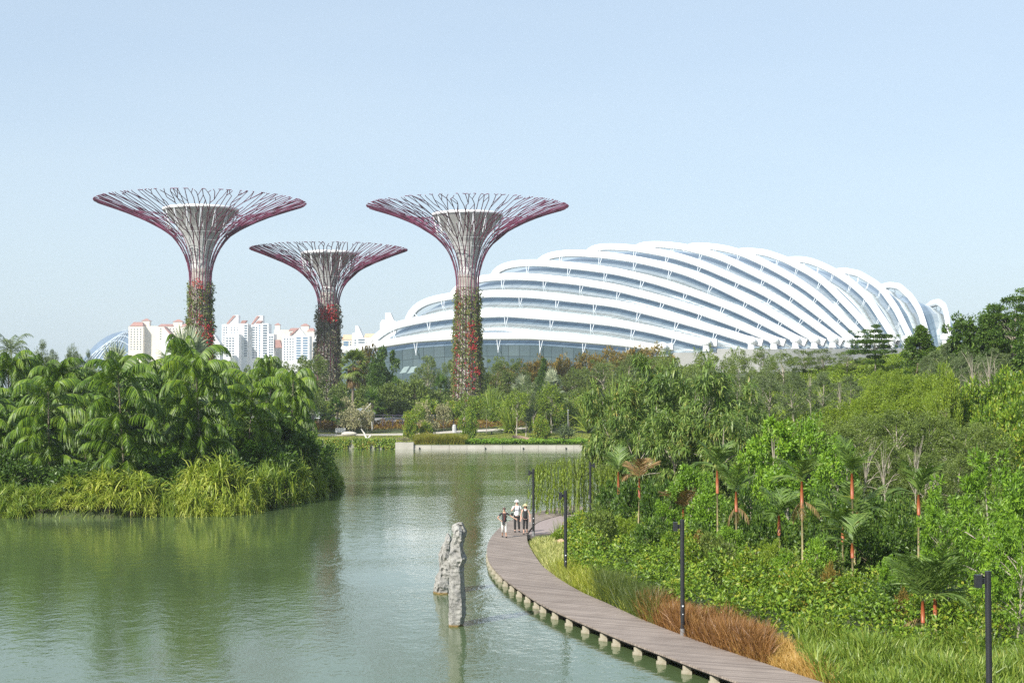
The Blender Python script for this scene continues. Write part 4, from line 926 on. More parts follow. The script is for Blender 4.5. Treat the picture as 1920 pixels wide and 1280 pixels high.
# ---- far bank: planting behind the wall and round the towers
row('fan', [(660,318,646,34)], 'shaggy fan palm with a brown dead skirt right of the middle tower', 'fan_palm', 'palm tree', None)
row('fan_green', [(598,312,742,22),(634,300,738,22),(700,308,722,26),(745,335,700,18),(824,340,694,18,'fan_green')], 'small green fan palm near the far terrace', 'fan_palm', 'palm tree', 'small fan palms by the terrace')
plant('darktree', 712, 335, 684, 26, 'blue black dense tree right of the shaggy fan palm', 'dark_tree', 'tree')
plant('broad', 718, 350, 648, 26, 'olive tree standing before the left corner of the dome glass', 'broadleaf_tree', 'tree')
plant('rustbush', 690, 372, 655, 28, 'olive brown tree beside the left corner of the dome', 'olive_green_tree', 'tree')
row('fine', [(796,345,655,22),(806,350,668,26)], 'thin rusty tree with sparse crown in front of the dome glass', 'slender_tree', 'tree', 'thin trees before the dome')
row('olive', [(843,352,672,20),(930,360,668,30),(965,365,672,26),(900,358,690,24)], 'light olive tree between the dome and the right tower', 'olive_green_tree', 'tree', 'light trees by the right tower')
plant('darktree', 1020, 350, 674, 20, 'round green tree at the foot of the dome right of the towers', 'round_tree', 'tree')
plant('conifer', 1096, 385, 655, 9, 'small dark tree silhouetted against the dome glass', 'small_tree', 'tree')
row('silver', [(985,330,700,26),(1040,325,690,22)], 'grey fan palm right of the right tower', 'silver_fan_palm', 'palm tree', 'grey fan palms by the right tower')
row('spiky', [(925,318,702,34),(1000,305,695,40),(1105,300,712,40),(1150,290,668,44),(955,300,720,34),(884,322,760,20)], 'spiky grey green palm clump behind the lawn', 'spiky_palm', 'palm tree', 'spiky palms behind the lawn')
row('olivebush', [(520,300,742,34),(585,318,740,30),(648,330,712,30),(690,330,722,34),(735,332,716,34),(780,332,712,36),(820,334,735,34),(862,330,752,28),(925,330,730,34),(975,328,738,34),(1020,322,744,30),(1065,318,735,32),(1100,315,746,28)], 'olive shrub in the belt behind the terrace', 'shrub', 'shrub', 'shrubs behind the terrace')
row('bush', [(600,324,752,26),(668,330,742,26),(760,336,728,30),(800,322,748,26),(840,320,752,24),(905,322,742,30),(945,316,752,26),(1000,318,742,30),(1045,310,752,26),(1085,306,748,26)], 'green shrub in front of the olive belt', 'shrub', 'shrub', 'green shrubs near the terrace')
row('rustbush', [(1010,372,676,30),(1055,378,672,32),(1100,382,668,34),(1145,384,660,34),(1190,386,655,36),(940,366,690,28),(980,370,684,28),(1235,384,652,32)], 'rusty yellow shrub along the berm below the dome', 'shrub', 'shrub', 'rusty shrubs below the dome')
row('olive', [(1130,350,672,36),(1175,345,664,36),(1080,352,684,30),(1210,350,660,34)], 'olive tree on the berm right of the towers', 'olive_green_tree', 'tree', 'olive trees on the berm')
row('palebush', [(648,302,748,18),(662,298,766,20),(792,300,756,14),(832,304,758,14),(690,299,760,12),(812,292,782,12)], 'pale silver leaved shrub near the terrace railing', 'pale_shrub', 'shrub', 'pale shrubs by the terrace')
row('young', [(866,291,740,16),(968,287,735,24),(1034,300,722,24),(1000,300,740,16),(778,290,762,22)], 'young light green tree with a slim pale trunk on the lawn', 'young_tree', 'tree', 'young trees on the lawn')
plant('greytree', 986, 291, 700, 22, 'grey green tree with a dark stem on the lawn', 'grey_tree', 'tree')
row('bush', [(880,281,768,16),(770,282,775,16),(1020,283,780,18),(800,285,790,14)], 'leafy shrub standing on the lawn before the planting bed', 'shrub', 'shrub', 'shrubs on the lawn')
row('small_palm', [(1000,302,750,16),(1024,300,756,16),(1068,303,742,16),(912,300,760,14)], 'little yellowish palm beyond the lawn', 'small_palm', 'palm tree', 'little palms beyond the lawn')
plant('bluespiky', 1058, 283, 790, 28, 'blue green spiky clump at the right end of the lawn', 'spiky_plant', 'shrub')
# small palms on the skyline below the dome feet
row('small_palm', [(1336,250,640,12),(1370,250,640,12),(1300,245,648,12),(1445,240,655,12)], 'little dark palm in front of the white dome feet', 'small_palm', 'palm tree', 'little palms before the dome feet')
# ---- right bank: distant hillside trees
row('fine', [(1260,205,648,34),(1305,200,654,34),(1352,190,650,34),(1392,185,652,32),(1430,195,648,32),(1468,180,650,32),(1504,190,650,32),(1545,185,648,30),(1590,178,652,30),(1240,225,652,34)], 'slender feathery tree below the white dome feet', 'feathery_tree', 'tree', 'feathery trees below the dome feet')
row('greytree', [(1335,165,690,36),(1385,160,702,34),(1440,158,690,34),(1490,155,698,34),(1540,150,694,32),(1590,150,702,30)], 'grey green slender tree on the lower hillside', 'feathery_tree', 'tree', 'grey trees on the lower hillside')
row('bare', [(1358,140,700,14),(1412,142,690,14),(1520,150,675,14),(1575,140,690,14),(1320,150,672,14)], 'nearly leafless pale tree in the hillside grove', 'bare_tree', 'tree', 'bare trees on the hillside')
plant('tiered', 1640, 172, 612, 44, 'dark layered tree in front of the dome, left one of the pair', 'layered_tree', 'tree', v=0)
plant('darktree', 1716, 165, 612, 40, 'dense dark round-topped tree near the right end of the dome', 'round_tree', 'tree')
plant('tiered', 1893, 155, 545, 62, 'tall flat-topped tree with white trunk at the far right skyline', 'layered_tree', 'tree', v=1)
row('broad', [(1812,160,592,34),(1850,158,580,34),(1906,165,590,40),(1940,150,620,40)], 'green tree on the ridge at the right edge', 'ridge_tree', 'tree', 'trees on the ridge')
row('greytree', [(1768,150,640,28),(1800,146,650,28),(1836,142,660,28),(1870,150,650,30),(1745,155,665,24)], 'light grey green tree under the ridge trees', 'feathery_tree', 'tree', 'light trees under the ridge')
row('bare', [(1826,138,640,16),(1846,140,645,16),(1785,142,690,12)], 'bare pale stemmed tree under the ridge', 'bare_tree', 'tree', 'bare trees under the ridge')
row('yellowbush', [(1560,140,760,40),(1605,140,742,42),(1650,140,728,42),(1696,140,714,42),(1740,140,702,40),(1780,140,700,36),(1620,132,770,42),(1668,132,752,42),(1716,132,738,42),(1760,134,726,38),(1655,158,690,28),(1685,150,698,30)], 'yellow green mounded bush on the sunny slope', 'yellow_bush', 'shrub', 'yellow bushes on the slope')
row('bush', [(1830,125,720,44),(1880,125,700,46),(1925,122,690,46),(1850,112,760,46),(1905,110,740,46),(1935,104,790,44),(1800,130,730,34),(1880,98,810,44)], 'green mounded bush on the slope at the right edge', 'green_bush', 'shrub', 'green bushes on the slope')
row('yellowbush', [(1780,122,690,30)], 'pale topped bush on the slope below the ridge', 'pale_shrub', 'shrub', None)
# ---- right bank: middle groves
row('mango', [(1160,118,705,60),(1225,122,662,74),(1300,116,672,76),(1375,118,690,66),(1192,108,762,60),(1260,104,752,70),(1345,102,750,66),(1145,124,768,36),(1400,108,742,50)], 'drooping long leaved tree in the large grove behind the boardwalk', 'long_leaved_tree', 'tree', 'long leaved grove')
row('olive', [(1560,104,790,58),(1620,106,772,58),(1680,102,762,62),(1740,104,768,60),(1800,100,786,60),(1850,96,790,50),(1590,92,838,54),(1660,90,828,56),(1730,88,838,56),(1790,86,850,46),(1500,100,800,46)], 'fine leaved olive tree in the grove on the right slope', 'olive_green_tree', 'tree', 'olive grove on the right slope')
row('bare', [(1715,84,800,20),(1610,88,800,18),(1660,86,815,18),(1755,82,850,16),(1545,86,860,14)], 'bare branched sapling in front of the olive grove', 'bare_tree', 'tree', 'bare saplings by the olive grove')
row('broad_light', [(1450,84,775,56),(1515,86,782,50),(1410,80,838,40),(1552,82,822,42),(1480,76,868,52),(1290,78,872,36),(1320,76,905,40)], 'bright green glossy tree behind the red stemmed palms', 'bright_tree', 'tree', 'bright trees behind the red palms')
row('darkbush', [(1400,72,930,46),(1440,70,952,44),(1540,70,930,50),(1620,70,930,56),(1690,68,940,54),(1560,64,990,50),(1640,62,985,54),(1250,84,905,44),(1200,88,900,40),(1150,92,905,36),(1320,74,985,40),(1700,62,985,50)], 'dark shrub behind the leafy bed', 'shrub', 'shrub', 'dark shrubs behind the leafy bed')
row('bigstar', [(1850,54,850,100),(1775,57,905,66),(1925,52,880,90),(1900,48,965,80)], 'large bright green bushy tree with bare lower stems at the right edge', 'bright_tree', 'tree', 'bushy trees at the right edge')

row('bush', [(1090,84,960,30),(1125,78,955,34,'olivebush'),(1168,80,962,34,'yellowbush'),(1215,74,975,36,'darkbush'),(1262,70,985,38),(1300,66,1010,36),(1345,66,1000,38,'olivebush'),(1400,62,1035,40),(1440,64,1015,40,'yellowbush'),(1490,58,1060,44),(1545,60,1040,42,'olivebush'),(1600,57,1075,44),(1655,55,1090,46,'darkbush'),(1800,50,1120,50)], 'leafy shrub mound rising from the leafy bed', 'leafy_shrub', 'shrub', 'leafy mounds in the bed')
row('broad_light', [(1525,60,1005,30),(1665,56,1035,28),(1365,68,985,24),(1462,62,1030,24),(1238,78,935,24),(1640,66,985,30)], 'young bright green sapling standing out of the leafy bed', 'sapling', 'tree', 'saplings in the leafy bed')
row('rustbush', [(1310,72,1000,22),(1415,66,1035,20),(1560,58,1060,18),(1690,54,1105,18)], 'small reddish brown shrub in the leafy bed', 'shrub', 'shrub', 'reddish shrubs in the bed')

# ---- red stemmed palms
def red_palm(px, D, top, label, spread=1.0, short=False, shaft=36, seed=0, dead=False, nfr=5):
    rng = np.random.default_rng(500 + seed); u = D / F; x = X(px, D); z0 = h1(x, D) - .1; zt = CAMZ + (HOR - top) * u; Hh = zt - z0
    t = thing('red_stem_palm', label, 'palm tree', (x, D, z0), 0, 'red stemmed palms')
    sh = min(shaft * u, Hh * .6); mb = MB(); ln = rng.normal(0, .02) * Hh
    mb.tube([(ln, 0, 0), (ln * .5, 0, Hh * .4), (0, 0, Hh - sh)], [.055, .045, .04], 7); mb.build('trunk', M_RT, t, True)
    mb = MB(); mb.tube([(0, 0, Hh - sh), (0, 0, Hh - sh * .5), (0, 0, Hh + .08)], [.062, .070, .045], 7); mb.build('crownshaft', M_RS, t, True)
    Lv = Leaves(); mb = MB(); a0 = rng.uniform(0, 6)
    for k in range(nfr): frond(Lv, mb, (0, 0, Hh), a0 + k * 2.399, rng.uniform(.95, 1.5) if k else .7, rng.uniform(1.2, 1.75) * spread, rng.uniform(.4, 1.0) if k else 1.5, .72 * spread, rng, 30, .25, .06, fold=1.15)
    link('crown', Lv.mesh('crown', L['dead'] if seed in (1, 4) else L_RP), t); mb.build('frond_stalks', B['green'], t)
    if dead:
        Ld = Leaves(); md = MB()
        for k in range(3): frond(Ld, md, (0, 0, Hh - sh * .7), rng.uniform(0, 6), rng.uniform(-.9, -.2), 1.1 * spread, 1.1, .42, rng, 16, 1.2, .035)
        link('dead_fronds', Ld.mesh('dead_fronds', L['dead']), t)
M_RS = simple('red_crownshaft', (.33,.065,.03), (.27,.11,.03), .45, 3)
M_RT = simple('ringed_stem', (.34,.30,.20), (.30,.24,.06), .7, 5, stretch=(1,1,4))
L_RP = leafmat('red_palm_leaf', [(.04,.09,.03),(.07,.14,.045),(.11,.20,.06),(.19,.24,.07)])
RP = [(1159,90,886,'shaft',0),(1198,86,898,1,0),(1344,72,880,1,0),(1379,70,924,1,1),(1280,78,955,0,1),(1459,66,968,1,0),(1502,64,905,1,1),(1578,62,990,1,0),(1596,62,890,1,0),(1605,64,962,1,0),(1595.5,60,1020,1,0),(1720,60,930,1,0)]
WH = ['behind the drooping willow end','with brown fronds near the willow','tallest left of the bright green tree','leaning beside white dead stems','with mostly brown fronds above the black lamp','short one left of the bright green tree foot','with orange shaft right of the bright green tree','short leftmost of the clump of four','tallest of the clump of four','middle one of the clump of four','lowest of the clump of four','standing alone before the bushy tree']
for k, (px, D, top, a, dd) in enumerate(RP): red_palm(px, D, top, 'red stemmed palm ' + WH[k], seed=k, dead=bool(dd), shaft=(40,36,44,34,26,34,46,24,44,30,24,34)[k])
red_palm(1726, 50, 1128, 'low red stemmed palm with broad fan of fronds in the leafy bed, left stem', 1.25, seed=31, nfr=7, dead=True)
red_palm(1749, 50, 1122, 'low red stemmed palm with broad fan of fronds in the leafy bed, right stem', 1.25, seed=32, nfr=8)

# ---- willow
def willow(px, D, top, half):
    rng = np.random.default_rng(5); u = D / F; x = X(px, D); z0 = .15; zt = CAMZ + (HOR - top) * u - z0; R = half * u
    t = thing('willow_tree', 'weeping willow with long hanging green strands beside the boardwalk', 'tree', (x, D, z0)); mb = MB(); Lv = Leaves()
    mb.tube([(0, 0, -.5), (.1, 0, zt * .45), (0, .1, zt * .85)], [.13, .09, .05], 7); n = 190
    for k in range(n):
        a = rng.uniform(0, 2*PI); r = R * math.sqrt(rng.uniform(.02, 1)); hz = zt * (1 - .22 * (r / R) ** 1.5) * rng.uniform(.86, 1.0); o = np.array([r * math.cos(a), r * math.sin(a) * .8, hz])
        if k < 22: mb.tube([(0, 0, zt * .55), tuple(o * [.5, .5, 1] * .9 + [0, 0, .3]), tuple(o)], [.04, .03, .012], 4)
        bot = rng.uniform(.0, .3) * zt if rng.random() < .8 else rng.uniform(.4, .7) * zt; ln = max(.5, hz - bot); m_ = int(ln * 17); tt = rng.uniform(0, 1, m_)
        P = np.stack([o[0] * (1 + .12 * tt) + .05 * np.sin(tt * 9 + a), o[1] * (1 + .12 * tt) + .05 * np.cos(tt * 7), hz - tt * ln], 1)
        Lv.diamonds(P, np.stack([rng.normal(0, .16, m_), rng.normal(0, .16, m_), -np.ones(m_)], 1), rng.uniform(.20, .36, m_), .15, rng)
        mb.tube([tuple(o), (o[0] * 1.06, o[1] * 1.06, hz - ln * .5), (o[0] * 1.12, o[1] * 1.12, hz - ln)], .008, 3)
    mb.build('branches', B['green'], t); link('crown', Lv.mesh('crown', L['willow']), t)
willow(1080, 107, 842, 86)

# ---- ground cover (nobody could count it)
def cover(name, label, leaf, n, rx, rd, hfun, lsize, asp=.55, seed=1, up_=.6, mound=.6, kind='diamond', bw=.02, keep=None):
    rng = np.random.default_rng(seed); lo, hi = rd
    # uniform over the ground area, not over the picture
    D = np.sqrt(rng.uniform(lo ** 2, hi ** 2, n)); px = rng.uniform(rx[0], rx[1], n); x = (px - 960) / F * D
    ok = (x - np.interp(D, _sy, _sx) > .12) if keep is None else keep(px, D, x)
    px, D, x = px[ok], D[ok], x[ok]; n = len(x); z = H(x, D)
    mo = np.clip(.5 + .26 * (np.sin(x * 1.7 + D * .6) + np.sin(x * .9 - D * 1.3 + 2)) + .22 * np.sin(x * 3.9 + 1.1 * np.sin(D * .9)) , 0, 1.15) ; hh = hfun(px, D) * (1 - mound + mound * mo)
    Lv = Leaves(); a = rng.uniform(0, 2*PI, n)
    if kind == 'diamond':
        t = rng.uniform(0, 1, n) ** .45; P = np.stack([x, D, z + hh * t], 1); Dr = np.stack([np.cos(a), np.sin(a) - .35, np.full(n, up_) + rng.normal(0, .4, n)], 1)
        Lv.diamonds(P, Dr, lsize * rng.uniform(.6, 1.4, n), asp, rng)
    else:
        Dr = np.stack([np.cos(a) * .35, np.sin(a) * .35, np.ones(n)], 1) + rng.normal(0, .12, (n, 3))
        Lv.blades(np.stack([x, D, z - .05], 1), Dr, np.maximum(.12, hh * rng.uniform(.6, 1.2, n)), bw, rng.uniform(.3, 1.3, n), rng, 3)
    o = link(name, Lv.mesh(name, leaf)); tag(o, label, name.replace('_', ' '), kind='stuff'); return o
def shore(px): return np.interp(px, [985,1000,1050,1100,1200,1276,1354,1420,1560,1700,2000], [95,80,66.5,60,54.5,51,48,46.2,42.5,40,36])   # deck edge distance seen at a column
def band(a, c, xa=None):
    """between distances a(px) and c(px)"""
    return lambda px, D, x: (D > a(px)) & (D < c(px)) & (x - np.interp(D, _sy, _sx) > .15)
itp = lambda xs_, ys_: (lambda px: np.interp(px, xs_, ys_))
bed_lo = itp([1060,1100,1150,1200,1260,1340,1440,1560,1640,1760,1960], [70,66,63,59.5,55.5,52.5,50.5,48.5,47.5,46.5,45])
bed_hi = itp([1060,1130,1200,1270,1330,1500,1700,1960], [92,92,88,78,73,68,63,58])
cover('leafy_ground_cover', 'broad leafy green ground cover with orange tinted leaves beside the boardwalk', L['shrub'], 150000, (1058,1965), (44,92), lambda px, D: np.interp(px, [1060,1300,1965], [1.25,1.25,1.0]) * np.clip((D - bed_lo(px)) / 3 + .35, .3, 1) * 1.2, .145, .55, 2, keep=lambda px, D, x: band(bed_lo, bed_hi)(px, D, x) & (np.sin(x*2.3+1.3*np.sin(D*.7)) + np.sin(D*1.9+x*.8) + .7*np.sin(x*5.1-D*2.2) > -1.25), mound=.7)
cover('tall_grass', 'yellow green fine grass along the boardwalk', L['grass'], 30000, (1035,1240), (50,80), lambda px, D: np.full(len(px), .95), 0, seed=3, kind='b', bw=.022, keep=band(lambda p: shore(p) + 0, lambda p: np.minimum(bed_lo(p) + 2.0, itp([1035,1190,1240],[78,60.5,55])(p))), mound=.25)
cover('dark_grass', 'darker green grass patch between the yellow and the brown grass', L['darkgrass'], 16000, (1120,1232), (50,66), lambda px, D: np.full(len(px), 1.25), 0, seed=4, kind='b', bw=.02, keep=band(lambda p: shore(p), lambda p: bed_lo(p) + .8), mound=.2)
cover('dry_brown_grass', 'dry reddish brown grass in front of the leafy bed', L['brown'], 42000, (1200,1436), (45,58), lambda px, D: np.full(len(px), 1.05), 0, seed=5, kind='b', bw=.028, keep=band(lambda p: shore(p), lambda p: bed_lo(p) + itp([1200,1380,1462],[1.2,1.0,-1.5])(p)), mound=.3)
cover('tan_grass', 'low tan grass beside the lower end of the boardwalk', L['tan'], 30000, (1370,1570), (41,52), lambda px, D: np.full(len(px), .55), 0, seed=6, kind='b', bw=.022, keep=band(lambda p: shore(p), itp([1370,1440,1500,1570],[49.5,50.2,48.2,44])), mound=.3)
cover('broad_bladed_grass', 'tall fresh green broad bladed grass in the lower right corner', L['corner'], 44000, (1495,1990), (34,52), lambda px, D: np.full(len(px), .95), 0, seed=7, kind='b', bw=.06, keep=band(lambda p: itp([1495,1560,1990],[47,41,34])(p), lambda p: bed_lo(p) + 1.8), mound=.6)
cover('variegated_grass', 'pale striped grass at the bend of the boardwalk', L['pale_grass'], 17000, (985,1075), (66,96), lambda px, D: np.full(len(px), .6), 0, seed=8, kind='b', bw=.05, keep=band(lambda p: p * 0 + 60, lambda p: p * 0 + 86.5), mound=.3)
cover('hillside_growth', 'mixed low green growth covering the right hillside', L['yellow'], 170000, (1230,2000), (86,205), lambda px, D: np.full(len(px), .9), .26, .4, 9, mound=.6)
cover('grove_undergrowth', 'dark undergrowth between the trees of the right bank', L['olive'], 90000, (1110,2000), (60,150), lambda px, D: np.full(len(px), 1.3), .34, .5, 10, mound=.5, keep=band(lambda p: bed_hi(p) - 4, lambda p: p * 0 + 150))
isl_keep = lambda px, D, x: poly_sd(x, D, ISLW) > .1
cover('island_undergrowth', 'dark green undergrowth between the island palms', L['dark'], 70000, (-130,650), (107,192), lambda px, D: np.clip(poly_sd((px-960)/F*D, D, ISLW) * .35 + .5, .5, 2.2), .36, .45, 11, keep=lambda px, D, x: poly_sd(x, D, ISLW) > 2.6)
cover('island_shore_grass', 'green reedy grass along the island waterline', L['reed'], 42000, (-130,655), (107,192), lambda px, D: np.full(len(px), 1.1), 0, seed=12, kind='b', bw=.05, keep=lambda px, D, x: (poly_sd(x, D, ISLW) > -.7) & (poly_sd(x, D, ISLW) < 2.6))
cover('lawn', 'mown green lawn between the path and the lake wall', L['grass'], 60000, (540,1160), (271.5,300), lambda px, D: np.full(len(px), .16), 0, seed=13, kind='b', bw=.10, keep=lambda px, D, x: D > 271.3, mound=.2)
cover('planting_bed', 'low bronze and yellow bedding plants behind the far path', L['bronze'], 40000, (560,1130), (300,326), lambda px, D: np.full(len(px), .95), .34, .4, 14, keep=lambda px, D, x: (D > itp([560,780,1000,1130],[303,304,310,318])(px)) & (D < 316 + (px - 560) * .01), up_=1.2)
cover('climbing_plants', 'green climbers hanging over the lake wall left of the concrete block', L['bush'] if 'bush' in L else L['shrub'], 22000, (470,741), (269.6,272.2), lambda px, D: np.full(len(px), .38), .3, .6, 15, keep=lambda px, D, x: D > 269.4, mound=.4)
cover('yellow_sedge', 'yellow brown sedge bed behind the low concrete wall', L['sedge'], 26000, (779,872), (271,276), lambda px, D: np.full(len(px), 1.7), 0, seed=16, kind='b', bw=.07, keep=lambda px, D, x: D > 271, mound=.25)
cover('lime_ground_cover', 'bright lime green low plants along the top of the wall', L['bright'], 20000, (872,1130), (271,275), lambda px, D: np.full(len(px), .75), .26, .6, 17, keep=lambda px, D, x: D > 271, mound=.5)
cover('berm_growth', 'mixed shrubby growth on the ground between terrace and dome', L['olive'], 110000, (430,1330), (318,430), lambda px, D: np.full(len(px), 1.9), .7, .5, 18, keep=lambda px, D, x: (D > 332) , mound=.6)
# climbers on the face of the wall
rng = np.random.default_rng(77); n = 9000; Lv = Leaves(); px = rng.uniform(478, 741, n); z = rng.uniform(0.02, 1, n) ** .7 * 1.9
okk = (np.sin(px * .35) + np.sin(px * .13 + 1) + rng.normal(0, .6, n)) > -1.0 + (z < .9) * .6
Lv.diamonds(np.stack([X(px, 270), 270.05 - rng.uniform(0, .25, n), z], 1)[okk], np.stack([rng.normal(0, .5, n), -np.ones(n) * .6, -np.ones(n)], 1)[okk], rng.uniform(.2, .42, okk.sum()), .6, rng)
tag(link('wall_creeper', Lv.mesh('wall_creeper', L['shrub'])), 'creeper leaves growing down the face of the lake wall', 'creeper', kind='stuff')

# ================================================================ rocks in the lake
from mathutils import noise as mn
m, nt, b = newmat('weathered_limestone')
n1 = noise(nt, 1.6, 8, .7); n2 = noise(nt, 9, 5, .7)
mx = nt.nodes.new('ShaderNodeMix'); mx.data_type = 'RGBA'; mx.blend_type = 'MULTIPLY'; mx.inputs[0].default_value = .75
nt.links.new(ramp(nt, n1, [(.3,(.17,.165,.155)),(.55,(.32,.31,.285)),(.75,(.46,.45,.41))]), mx.inputs[6]); nt.links.new(ramp(nt, n2, [(.32,(.35,.35,.34)),(.45,(.9,.9,.9)),(.7,(1.15,1.15,1.12))]), mx.inputs[7])
g = nt.nodes.new('ShaderNodeNewGeometry'); sx_ = nt.nodes.new('ShaderNodeSeparateXYZ'); nt.links.new(g.outputs['Position'], sx_.inputs[0])
st = nt.nodes.new('ShaderNodeMapRange'); st.inputs['From Min'].default_value = .03; st.inputs['From Max'].default_value = .09; nt.links.new(sx_.outputs['Z'], st.inputs['Value'])
m2 = nt.nodes.new('ShaderNodeMix'); m2.data_type = 'RGBA'; nt.links.new(st.outputs[0], m2.inputs[0]); m2.inputs[6].default_value = (.20,.13,.04,1); nt.links.new(mx.outputs[2], m2.inputs[7]); nt.links.new(m2.outputs[2], b.inputs['Base Color'])
b.inputs['Roughness'].default_value = .9
bp = nt.nodes.new('ShaderNodeBump'); bp.inputs['Strength'].default_value = .9; bp.inputs['Distance'].default_value = .06; nt.links.new(mth(nt, 'ADD', n1, n2), bp.inputs['Height']); nt.links.new(bp.outputs['Normal'], b.inputs['Normal'])
M_ROCK = m
def lake_rock(name, label, D, rows, depth, seed, flatd=1.0):
    """rows (py, left px, right px) traced top to bottom; real thickness from depth"""
    u = D / F; c = np.mean([(a + c_) / 2 for _, a, c_ in rows]); ox = X(c, D); pys = [r[0] for r in rows]
    V, Q = [], []; N_, Mr = 44, 120; ytop, ybot = pys[0], pys[-1] + 24
    for j in range(Mr + 1):
        py = lerp(ytop, ybot, j / Mr); l = np.interp(py, pys, [r[1] for r in rows]); r_ = np.interp(py, pys, [r[2] for r in rows]); cx = X((l + r_) / 2, D) - ox; hw = (r_ - l) / 2 * u; z = CAMZ + (HOR - py) * u
        dp = max(.08, hw * .55 + depth * min(1, j / 10)) 
        for k in range(N_):
            a = 2 * PI * k / N_; ca, sa = math.cos(a), math.sin(a); e = .45
            x = abs(ca) ** e * (1 if ca > 0 else -1) * hw; y = abs(sa) ** .9 * (1 if sa > 0 else -1) * dp
            y += .35 * hw * (1 if ca < .35 else -2.2 * (ca - .35)) * (-1) * (sa < 0)      # a ridge on the front face, falling away to the right
            p = Vector((cx + x, y, z)); q = Vector((p.x * 2.2 + seed, p.y * 2.2, p.z * 1.3)); d1 = mn.fractal(q, 1.0, 2.0, 5); d2 = mn.noise(q * 4.1)
            d3 = abs(mn.noise(q * 2.1)); rg = 1.0 if j < Mr * .42 or seed > 5 else .38; f = (.09 * d1 - .13 * max(0, d2 - .12) + .10 * (.3 - d3)) * rg + .018 * mn.noise(q * 9)
            V.append((p.x + ca * f, p.y + sa * f * 1.6, z + .02 * d1))
    Q = [(j*N_+k, (j+1)*N_+k, (j+1)*N_+(k+1) % N_, j*N_+(k+1) % N_) for j in range(Mr) for k in range(N_)]
    me = bpy.data.meshes.new(name); me.from_pydata(V, [], Q + [list(range(N_))]); me.materials.append(M_ROCK); me.update()
    tag(link(name, me, None, (ox, D, 0)), label, 'rock')
K = lambda L_: [(960 + y / 5.817, 800 + a / 5.817, 800 + c_ / 5.817) for y, a, c_ in L_]
lake_rock('standing_rock', 'tall narrow grey limestone rock standing in the lake with its dark side right', 56.4,
    K([(103,352,392),(118,335,404),(140,302,412),(200,297,428),(260,286,420),(320,266,408),(400,256,405),(455,255,415),(490,251,432),(540,250,412),(570,250,388),(640,248,402),(720,246,410),(800,244,410),(900,248,424),(1000,248,430),(1100,250,432),(1160,250,416),(1215,250,388)]), .30, 3.1)
lake_rock('pitted_rock', 'lower pitted pale rock just behind and left of the tall standing rock', 66.1,
    K([(222,232,244),(240,222,262),(300,206,276),(350,180,280),(400,165,285),(450,136,290),(520,140,292),(600,146,292),(680,128,292),(760,112,292),(810,104,292),(860,106,292)]), .45, 9.7)

# ================================================================ lamp posts
lp = MB(); lp.tube([(0,0,0),(0,0,3.72)], .07, 14); pole_me = lp.mesh('pole', M_BLACK, False)
lp = MB(); lp.tube([(0,0,0),(0,0,.26)], .078, 14); lp.box((-.13,-.13,0),(.13,.13,.02)); col_me = lp.mesh('base_collar', simple('galvanised', (.20,.20,.20), None, .6))
lp = MB(); lp.box((-.29,-.10,3.36),(-.155,.10,3.64)); lp.box((-.153,-.03,3.44),(-.06,.03,3.56)); head_me = lp.mesh('lamp_head', M_BLACK)
lp = MB(); lp.tube([(0,-.074,.98),(0,-.082,.98)], .028, 8); lp.tube([(0,-.074,.72),(0,-.082,.72)], .018, 8); fit_me = lp.mesh('cover_screws', M_WHITE2)
LAMPS = [(1000,89.5,DECK,0,'slim black lamp post beside the three walkers'),(1060,68.5,.30,0,'black lamp post in the pale striped grass at the boardwalk bend'),(1278,51.4,DECK-.05,0,'black lamp post in front of the dry brown grass'),
         (1848,35.8,.30,0,'near black lamp post in the lower right corner grass'),(1106.5,103,.25,PI,'black lamp post behind the willow with its head on the right'),(1104.5,129,.1,0,'farthest black lamp post, its head just below the lake wall')]
for px, D, z, rz, lab in LAMPS:
    t = thing('lamp_post', lab, 'lamp post', (X(px, D), D, z), rz, 'black lamp posts along the boardwalk')
    for nm, me in (('pole', pole_me), ('base_collar', col_me), ('lamp_head', head_me), ('cover_screws', fit_me)): link(nm, me, t)

# ================================================================ people
M_SKIN = simple('skin', (.50,.29,.20), (.44,.25,.17), .55, 9)
M_SKIN2 = simple('fair_skin', (.62,.38,.29), (.55,.32,.24), .55, 9)
def cloth(name, c): return simple(name, c, tuple(v * .85 for v in c), .85, 12, bump=.2)
def skinmesh(name, pts, edges, rad, mat, parent, lvl=2):
    me = bpy.data.meshes.new(name); me.from_pydata(pts, edges, []); me.materials.append(mat); o = link(name, me, parent)
    md = o.modifiers.new('skin', 'SKIN'); md.use_smooth_shade = True
    me.skin_vertices[0].data[0].use_root = True
    for i, r in enumerate(rad):
        me.skin_vertices[0].data[i].radius = r if hasattr(r, '__len__') else (r, r)
    sb = o.modifiers.new('sub', 'SUBSURF'); sb.levels = lvl; sb.render_levels = lvl
    return o
class Sk:
    def __init__(s): s.P = []; s.E = []; s.R = []
    def v(s, p, r, prev=None):
        s.P.append(tuple(p)); s.R.append(r); i = len(s.P) - 1
        if prev is not None: s.E.append((prev, i))
        return i
